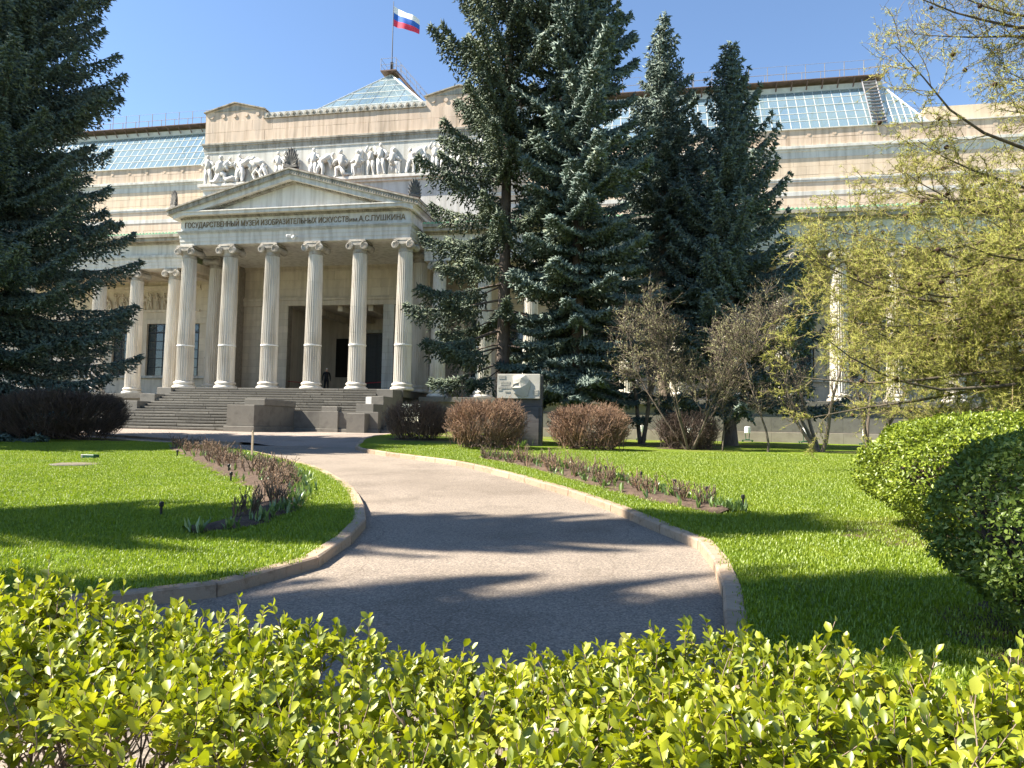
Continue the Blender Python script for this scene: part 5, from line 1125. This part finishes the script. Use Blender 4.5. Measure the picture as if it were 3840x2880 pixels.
bed('left_rose_bed', [(-14.77, 19.93), (-12.07, 17.58), (-9.53, 15.15), (-7.82, 13.39), (-6.42, 11.48), (-5.45, 9.57), (-5.2, 8.44), (-5.3, 7.97), (-5.52, 7.69)], [.3, .5, .62, .75, .8, .75, .5, .4, .25], 41, 'pruned brown rose bush in the crescent bed on the left lawn', 'green tulip shoots edging the crescent bed on the left lawn', 72, 300)
bed('right_rose_bed', [(-4.6, 19.7), (-2.87, 17.68), (-1.45, 15.32), (-.39, 13.56), (.43, 12.2), (1.25, 11.1)], [.2, .38, .45, .45, .45, .2], 42, 'pruned brown rose bush in the narrow bed beside the right kerb', 'green tulip shoots along the narrow bed beside the right kerb', 44, 420)
TUFT = npmesh('stalks', *stamp(np.array([(0, .15, 0), (0, -.15, 0), (.5, .5, .1), (.5, -.5, .1), (1, 0, -.2)]), [(0, 1, 3), (0, 3, 2), (2, 3, 4)], np.zeros((14, 3))+np.random.default_rng(3).normal(0, .1, (14, 3))*[1, 1, 0], unit(np.array([0, 0, 1])+.35*np.random.default_rng(4).normal(size=(14, 3))), *frames(unit(np.array([0.1, 0, 1])+.3*np.random.default_rng(4).normal(size=(14, 3)))), np.tile(np.array([[.3, .06, .1]]), (14, 1))), 'tulip')
e = thing('daffodil_clump', 'clump of green daffodil leaves at the foot of the monument', 'plant', (-4.35, 24.75, ZL(-4.35, 24.75))); local('leaves', TUFT, None, e)
# ------------------------------------------------------------------ portrait monument
mon = thing('monument', 'dark stone slab with a pale plaque carved with a man\'s head', 'monument', (-4.64, 25.3, ZL(-4.64, 25.3)), absolute=True)
zb_ = ZL(-4.64, 25.3)-.1
M['slab'] = pmat('dark_slab_stone', (.075, .07, .07), (.125, .118, .115), 2.5, .6, .25, 30, (.4, .4, 4)); M['plaque'] = pmat('plaque_stone', (.42, .405, .35), (.51, .49, .43), 3, .75, .2, 40)
m = MB().box(-5.38, -3.90, 25.34, 25.70, zb_, 2.28, .015); part('slab', m, 'slab', mon); m = MB().box(-5.36, -3.80, 25.40, 25.72, 2.283, 3.46, .01); part('upper_slab', m, 'slab', mon); m = MB().box(-3.895, -3.79, 25.38, 25.72, zb_, 2.28, .01); part('side_slab', m, 'slab', mon)
plq = part('plaque', MB().box(-5.46, -3.86, 25.20, 25.395, 2.56, 3.47, .012), 'plaque', mon)
FV = [(640, 215, .02), (715, 192, .05), (815, 205, .05), (868, 265, .035), (885, 335, .015), (862, 390, .025), (845, 480, .015), (790, 500, .02), (720, 470, .04), (665, 455, .05), (650, 425, .05), (646, 400, .055), (638, 380, .085), (662, 322, .06), (648, 290, .04), (740, 300, .075), (700, 330, .03), (762, 370, .075), (800, 420, .05), (832, 330, .06), (765, 240, .085)]
FT_ = [(0, 14, 20), (0, 20, 1), (1, 20, 2), (2, 20, 3), (3, 20, 19), (3, 19, 4), (4, 19, 5), (5, 19, 18), (5, 18, 6), (6, 18, 7), (7, 18, 8), (8, 18, 17), (8, 17, 9), (9, 17, 10), (10, 17, 11), (11, 17, 12), (12, 17, 16), (12, 16, 13), (13, 16, 15), (13, 15, 14), (14, 15, 20), (15, 16, 17), (15, 17, 19), (15, 19, 20), (17, 18, 19)]
px = lambda u: -5.46+(u-430)/575*1.6; pz = lambda v: 3.47-(v-185)/335*.91
hv = [(px(u), 25.20-d_*1.6, pz(v)) for u, v, d_ in FV]; bv = [(px(u), 25.21, pz(v)) for u, v, d_ in FV[:15]]
m = MB(); m.add(hv+bv, [t_[::-1] for t_ in FT_]+[(i, (i+1) % 15, 21+(i+1) % 15, 21+i) for i in range(15)]); part('carved_head', m, 'plaque', plq)
rt = random.Random(8); m = MB()
for (u0, u1, v0, rowsn, hh) in ((450, 545, 205, 2, 22), (480, 605, 285, 2, 26), (445, 620, 352, 1, 34), (445, 495, 392, 1, 22), (540, 608, 418, 1, 20), (912, 985, 400, 3, 20)):
    for rw in range(rowsn):
        u = u0
        while u < u1-6:
            wd_ = rt.choice((7, 9, 12)); m.box(px(u), px(u+wd_-3), 25.186, 25.205, pz(v0+rw*(hh+5)+hh), pz(v0+rw*(hh+5))); u += wd_
part('carved_lettering', m, 'plaque', plq)['kind'] = 'stuff'
# ------------------------------------------------------------------ flag
fp = thing('flagpole', 'thin flagpole with a white, blue and red striped flag above the glass pyramid', 'flagpole', (X(.05), PY, PZ1+.1))
local('pole', MB().tube([(0, 0, 0), (0, 0, 6.9)], [.055, .03], 8).box(-.12, -.05, -.08, .08, 0, 1.1).box(.05, .12, -.08, .08, 0, 1.1), 'iron', fp)
M['f_w'] = flat('flag_white', (.75, .75, .77), .8, var=.03); M['f_b'] = flat('flag_blue', (.03, .13, .50), .8, var=.05); M['f_r'] = flat('flag_red', (.62, .045, .09), .8, var=.05)
nu, nv = 24, 12; vs_ = []
for j in range(nv+1):
    for i in range(nu+1):
        u, v = i/nu, j/nv; x = .05+u*2.5; sag = 1.55*u**1.1+.08*math.sin(u*5); h_ = 1.9*(1-.3*u)
        vs_.append((x*.98, .22*math.sin(u*7+v*1.6)*u+.06*math.sin(u*13), 6.45-sag-v*h_))
for k, mt in enumerate(('f_w', 'f_b', 'f_r')):
    mb = MB(); f_ = [(j*(nu+1)+i, j*(nu+1)+i+1, (j+1)*(nu+1)+i+1, (j+1)*(nu+1)+i) for j in range(k*4, k*4+4) for i in range(nu)]; ids = sorted({q for g in f_ for q in g}); mp_ = {q: i for i, q in enumerate(ids)}
    mb.add([vs_[q] for q in ids], [tuple(mp_[q] for q in g) for g in f_]); local('flag_stripe', mb, mt, fp, True)
# ------------------------------------------------------------------ people and statue
def skinned(name, verts, edges, radii, root=0):
    me = bpy.data.meshes.new(name); me.from_pydata(verts, edges, []); o = bpy.data.objects.new(name, me); COL.objects.link(o)
    md = o.modifiers.new('skin', 'SKIN'); md.use_smooth_shade = True; sv = me.skin_vertices[0].data
    for i, r in enumerate(radii): sv[i].radius = (r, r) if not hasattr(r, '__len__') else r; sv[i].use_root = (i == root)
    s2 = o.modifiers.new('sub', 'SUBSURF'); s2.levels = 2; s2.render_levels = 2
    bpy.context.view_layer.update(); out = bpy.data.meshes.new_from_object(o.evaluated_get(bpy.context.evaluated_depsgraph_get())); bpy.data.objects.remove(o); bpy.data.meshes.remove(me); return out
def human(name, H, J_, mats, colour):
    """J_: joint -> (x, y, z) for a 1.0 high figure; one continuous skin with fingers"""
    names, V, E_, Rd = {}, [], [], []
    def add(k, p, r, par=None):
        names[k] = len(V); V.append(tuple(c*H for c in p)); Rd.append((r[0]*H, r[1]*H) if hasattr(r, '__len__') else r*H)
        if par: E_.append((names[par], names[k]))
    add('pel', J_['pel'], (.085, .062)); add('bel', J_['bel'], (.078, .058), 'pel'); add('che', J_['che'], (.095, .065), 'bel'); add('clav', J_['clav'], (.06, .045), 'che'); add('nck', J_['nck'], .031, 'clav'); add('jaw', J_['jaw'], (.037, .042), 'nck'); add('cra', J_['cra'], (.044, .052), 'jaw'); add('top', J_['top'], (.028, .034), 'cra')
    for s in 'LR':
        add('sh'+s, J_['sh'+s], .042, 'clav'); add('el'+s, J_['el'+s], .031, 'sh'+s); add('wr'+s, J_['wr'+s], .020, 'el'+s); add('pa'+s, J_['pa'+s], (.024, .014), 'wr'+s)
        a, b = Vector(J_['wr'+s]), Vector(J_['pa'+s]); d_ = (b-a).normalized(); sd_ = d_.cross(Vector((1, 0, 0))).normalized()
        for q in range(4):
            p1 = b+sd_*(q-1.5)*.011+d_*.022; add('f%d%s' % (q, s), p1, .0052, 'pa'+s); add('g%d%s' % (q, s), p1+d_*(.024-.004*abs(q-1.5))+Vector((0, -.008, 0)), .004, 'f%d%s' % (q, s))
        add('th'+s, a.lerp(b, .5)+sd_*.026+d_*.008, .006, 'wr'+s)
        add('hip'+s, J_['hip'+s], .062, 'pel'); add('kn'+s, J_['kn'+s], .042, 'hip'+s); add('an'+s, J_['an'+s], .027, 'kn'+s); add('toe'+s, J_['toe'+s], (.026, .018), 'an'+s)
    me = skinned(name, V, E_, Rd)
    me.materials.clear()
    for mt in mats: me.materials.append(M[mt])
    for p in me.polygons: p.material_index = colour(Vector(p.center)/H)
    return me
def pose(lean=0, arms=((.17, 0, .60), (.19, -.05, .46)), stride=.06, armsL=None, turn=0):
    d_ = {'pel': (0, 0, .52), 'bel': (0, -.005+lean*.1, .60), 'che': (0, lean*.25, .71), 'clav': (0, lean*.35, .80), 'nck': (0, lean*.4, .845), 'jaw': (0, lean*.45-.012, .885), 'cra': (0, lean*.48-.005, .94), 'top': (0, lean*.5, .985)}
    for s, k in (('L', -1), ('R', 1)):
        ar = arms if (s == 'R' or not armsL) else armsL
        d_['sh'+s] = (k*.105, lean*.33, .795); d_['el'+s] = (k*ar[0][0], ar[0][1]+lean*.2, ar[0][2]); d_['wr'+s] = (k*ar[1][0], ar[1][1], ar[1][2]); w_ = Vector(d_['wr'+s]); e_ = Vector(d_['el'+s]); d_['pa'+s] = tuple(w_+(w_-e_).normalized()*.045)
        d_['hip'+s] = (k*.05, 0, .50); d_['kn'+s] = (k*.06, -k*stride*.5-.01, .275); d_['an'+s] = (k*.065, -k*stride+.01, .045); d_['toe'+s] = (k*.075, -k*stride-.075, .018)
    return d_
M['skin'] = flat('skin', (.45, .27, .19), .6); M['coat'] = flat('black_cloth', (.014, .014, .016), .85); M['hairw'] = flat('white_hair', (.55, .54, .52), .8); M['hairb'] = flat('dark_hair', (.03, .02, .017), .7)
M['shirt'] = flat('pale_shirt', (.50, .54, .58), .85); M['trouser'] = flat('white_trousers', (.62, .63, .64), .85); M['statue'] = pmat('dark_patina', (.014, .014, .015), (.04, .038, .035), 6, .35)
def face(parent, H, hair, loc_y=0.0):
    m = MB(); m.ball((0, -.047*H, .915*H), .010*H, 6, sz=1.5); part_ = local('nose', m, 'skin', parent)
    for s in (-1, 1):
        m = MB(); m.ball((s*.016*H, -.043*H, .935*H), .006*H, 6); local('eye', m, 'hairb', parent); m = MB(); m.ball((s*.042*H, .002*H, .925*H), .012*H, 6, sx=.5, sz=1.4); local('ear', m, 'skin', parent)
    m = MB(); m.box(-.016*H, .016*H, -.046*H, -.040*H, .888*H, .893*H); local('mouth', m, 'red', parent)
    m = MB(); m.ball((0, .008*H, .952*H), .052*H, 12, sx=.92, sy=1.08, sz=.95); local('hair', m, hair, parent)
PX, PYY = -22.55, 46.2
e = thing('person', 'person in black with white hair standing in the museum doorway', 'person', (PX, PYY, FLOOR), rotz=.5)
b_ = local('body', human('body', 1.76, pose(0, ((.15, .02, .62), (.15, -.06, .48)), .05), ('coat', 'skin'), lambda c: 1 if c.z > .845 or (abs(c.x) > .12 and c.z < .475) else 0), None, e); face(e, 1.76, 'hairw')
e = thing('person', 'person in pale shirt and white trousers walking at the far left edge', 'person', (-34.75, 32.0, Z(-34.75, 32)+.07), rotz=1.3)
local('body', human('body', 1.68, pose(.05, ((.16, .05, .62), (.17, -.08, .52)), .12, ((.16, -.06, .62), (.17, .06, .50))), ('shirt', 'skin', 'trouser', 'black'), lambda c: 1 if c.z > .845 or (abs(c.x) > .12 and c.z < .52) else 3 if .50 < c.z < .535 else 2 if c.z < .5 else 0), None, e); face(e, 1.68, 'hairb')
bag = MB().box(-.26, -.16, -.05, .16, .62, .98, .02).tube([(-.2, .05, .95), (-.1, .1, 1.2), (.08, .0, 1.38), (.1, -.1, 1.2)], .015, 5); local('shoulder_bag', bag, 'black', e)
e = thing('statue', 'dark standing figure with bent arms on the terrace edge between right columns', 'statue', (-.50, 42.85, 3.262), rotz=-.3)
local('body', human('body', 1.42, pose(.03, ((.20, .05, .64), (.10, -.08, .56)), .07), ('statue',), lambda c: 0), None, e); m = MB().ball((0, .01, 1.35), .075, 10, sz=1.1); local('hair', m, 'statue', e); local('base', MB().lathe([(.2, -.01), (.2, .02), (.17, .035)], 14), 'statue', e)
# ------------------------------------------------------------------ small things on lawn and terrace
def floodlight(label, x, y, rot=0):
    e = thing('floodlight', label, 'floodlight', (x, y, ZL(x, y)), 'floodlights along the museum wall', rot)
    can = MB().lathe([(.10, 0), (.165, .03), (.165, .13), (.15, .14), (.165, .15), (.165, .25), (.15, .26), (.16, .27), (.16, .36), (.12, .39)], 16, (0, 0, .48)); local('lamp_housing', can, 'white_metal', e)
    local('bracket', MB().tube([(-.08, 0, .14), (-.12, 0, .50)], .02, 6).tube([(.08, 0, .14), (.12, 0, .50)], .02, 6).box(-.12, .12, -.1, .1, .11, .15, .01), 'green_metal', e)
    bs = local('stand', MB().box(-.30, .30, -.2, .2, .08, .115, .008), 'green_metal', e)
    for sx in (-1, 1):
        for sy in (-1, 1): local('leg', MB().box(sx*.26-.02, sx*.26+.02, sy*.16-.02, sy*.16+.02, -.02, .08), 'green_metal', e)
floodlight('white floodlight on a green stand left of the straight thin sapling', 5.66, 41.4); floodlight('white floodlight on a dark stand behind the leaning small tree', 8.75, 41.4, .2)
floodlight('white floodlight at the wall left of the slender spruce trunk', -.28, 41.2); floodlight('white floodlight showing beside the monument edge', -5.15, 41.2); floodlight('white floodlight half hidden behind the sparse grey-brown shrub', 2.45, 41.3)
floodlight('white floodlight at the far left by the walking person', -33.9, 33.6); floodlight('white floodlight near the clipped dome bush, last on the right', 11.9, 41.4)
for i, (x, y, lb) in enumerate(((1.55, 11.86, 'black sprinkler post standing alone beyond the end of the right bed'), (-.1, 14.83, 'black sprinkler post third from the far end of the right bed'), (.54, 13.69, 'black sprinkler post second from the near end of the right bed'), (1.06, 12.78, 'black sprinkler post just behind the near end of the right bed'), (-.88, 15.78, 'black sprinkler post second from the far end of the right bed'), (-1.8, 17.25, 'black sprinkler post at the far end of the right bed'), (-8.98, 13.83, 'black sprinkler post farther of two inside the crescent bed'), (-7.97, 12.36, 'black sprinkler post nearer of two inside the crescent bed'), (-6.56, 8.56, 'black sprinkler post near the left tip of the crescent bed'), (-12.49, 16.83, 'black sprinkler post at the far end of the crescent bed'))):
    e = thing('sprinkler_post', lb, 'sprinkler', (x, y, ZL(x, y)), 'sprinkler posts on the lawns'); local('stem', MB().lathe([(.018, -.02), (.018, .13)], 8), 'black', e); local('head', MB().lathe([(.02, .13), (.032, .14), (.032, .19), (.022, .2)], 10), 'black', e)
e = thing('utility_box', 'small dark green box lying on the sunny left lawn', 'box', (-14.4, 15.95, ZL(-14.4, 15.95))); local('housing', MB().box(-.16, .17, -.1, .1, 0, .11, .012), 'green_metal', e); local('end_cap', MB().box(-.21, -.163, -.1, .1, 0, .11, .012), 'rail', e)
M['soilcover'] = pmat('dusty_concrete', (.12, .10, .075), (.20, .17, .13), 8, .9)
e = thing('manhole_cover', 'round grey concrete cover flush in the left lawn', 'cover', (-13.4, 14.4, ZL(-13.4, 14.4))); local('lid', MB().lathe([(.46, 0), (.46, .03), (.42, .038)], 28), 'soilcover', e); local('rim', MB().lathe([(.54, -.02), (.54, .02), (.47, .024)], 28), 'plinth', e)
e = thing('wooden_stake', 'thin pale wooden stake standing at the edge of the crescent bed', 'stake', (-9.85, 16.15, ZL(-9.85, 16.15))); local('shaft', MB().box(-.022, .022, -.018, .018, -.1, .76, .004), 'wood', e); local('tip', MB().lathe([(.028, .76), (.012, .80)], 4), 'wood', e)
e = thing('sign_board', 'blank white board on a thin post at the stair wall', 'sign', (X(7.75), 37.2, 2.15)); local('board', MB().box(-.17, .17, -.02, .02, .42, .86, .01), 'white_metal', e); local('post', MB().tube([(0, .03, -.02), (0, .03, .5)], .025, 8), 'rail', e); local('socket', MB().ball((0, .0, .36), .06, 8), 'iron', e)
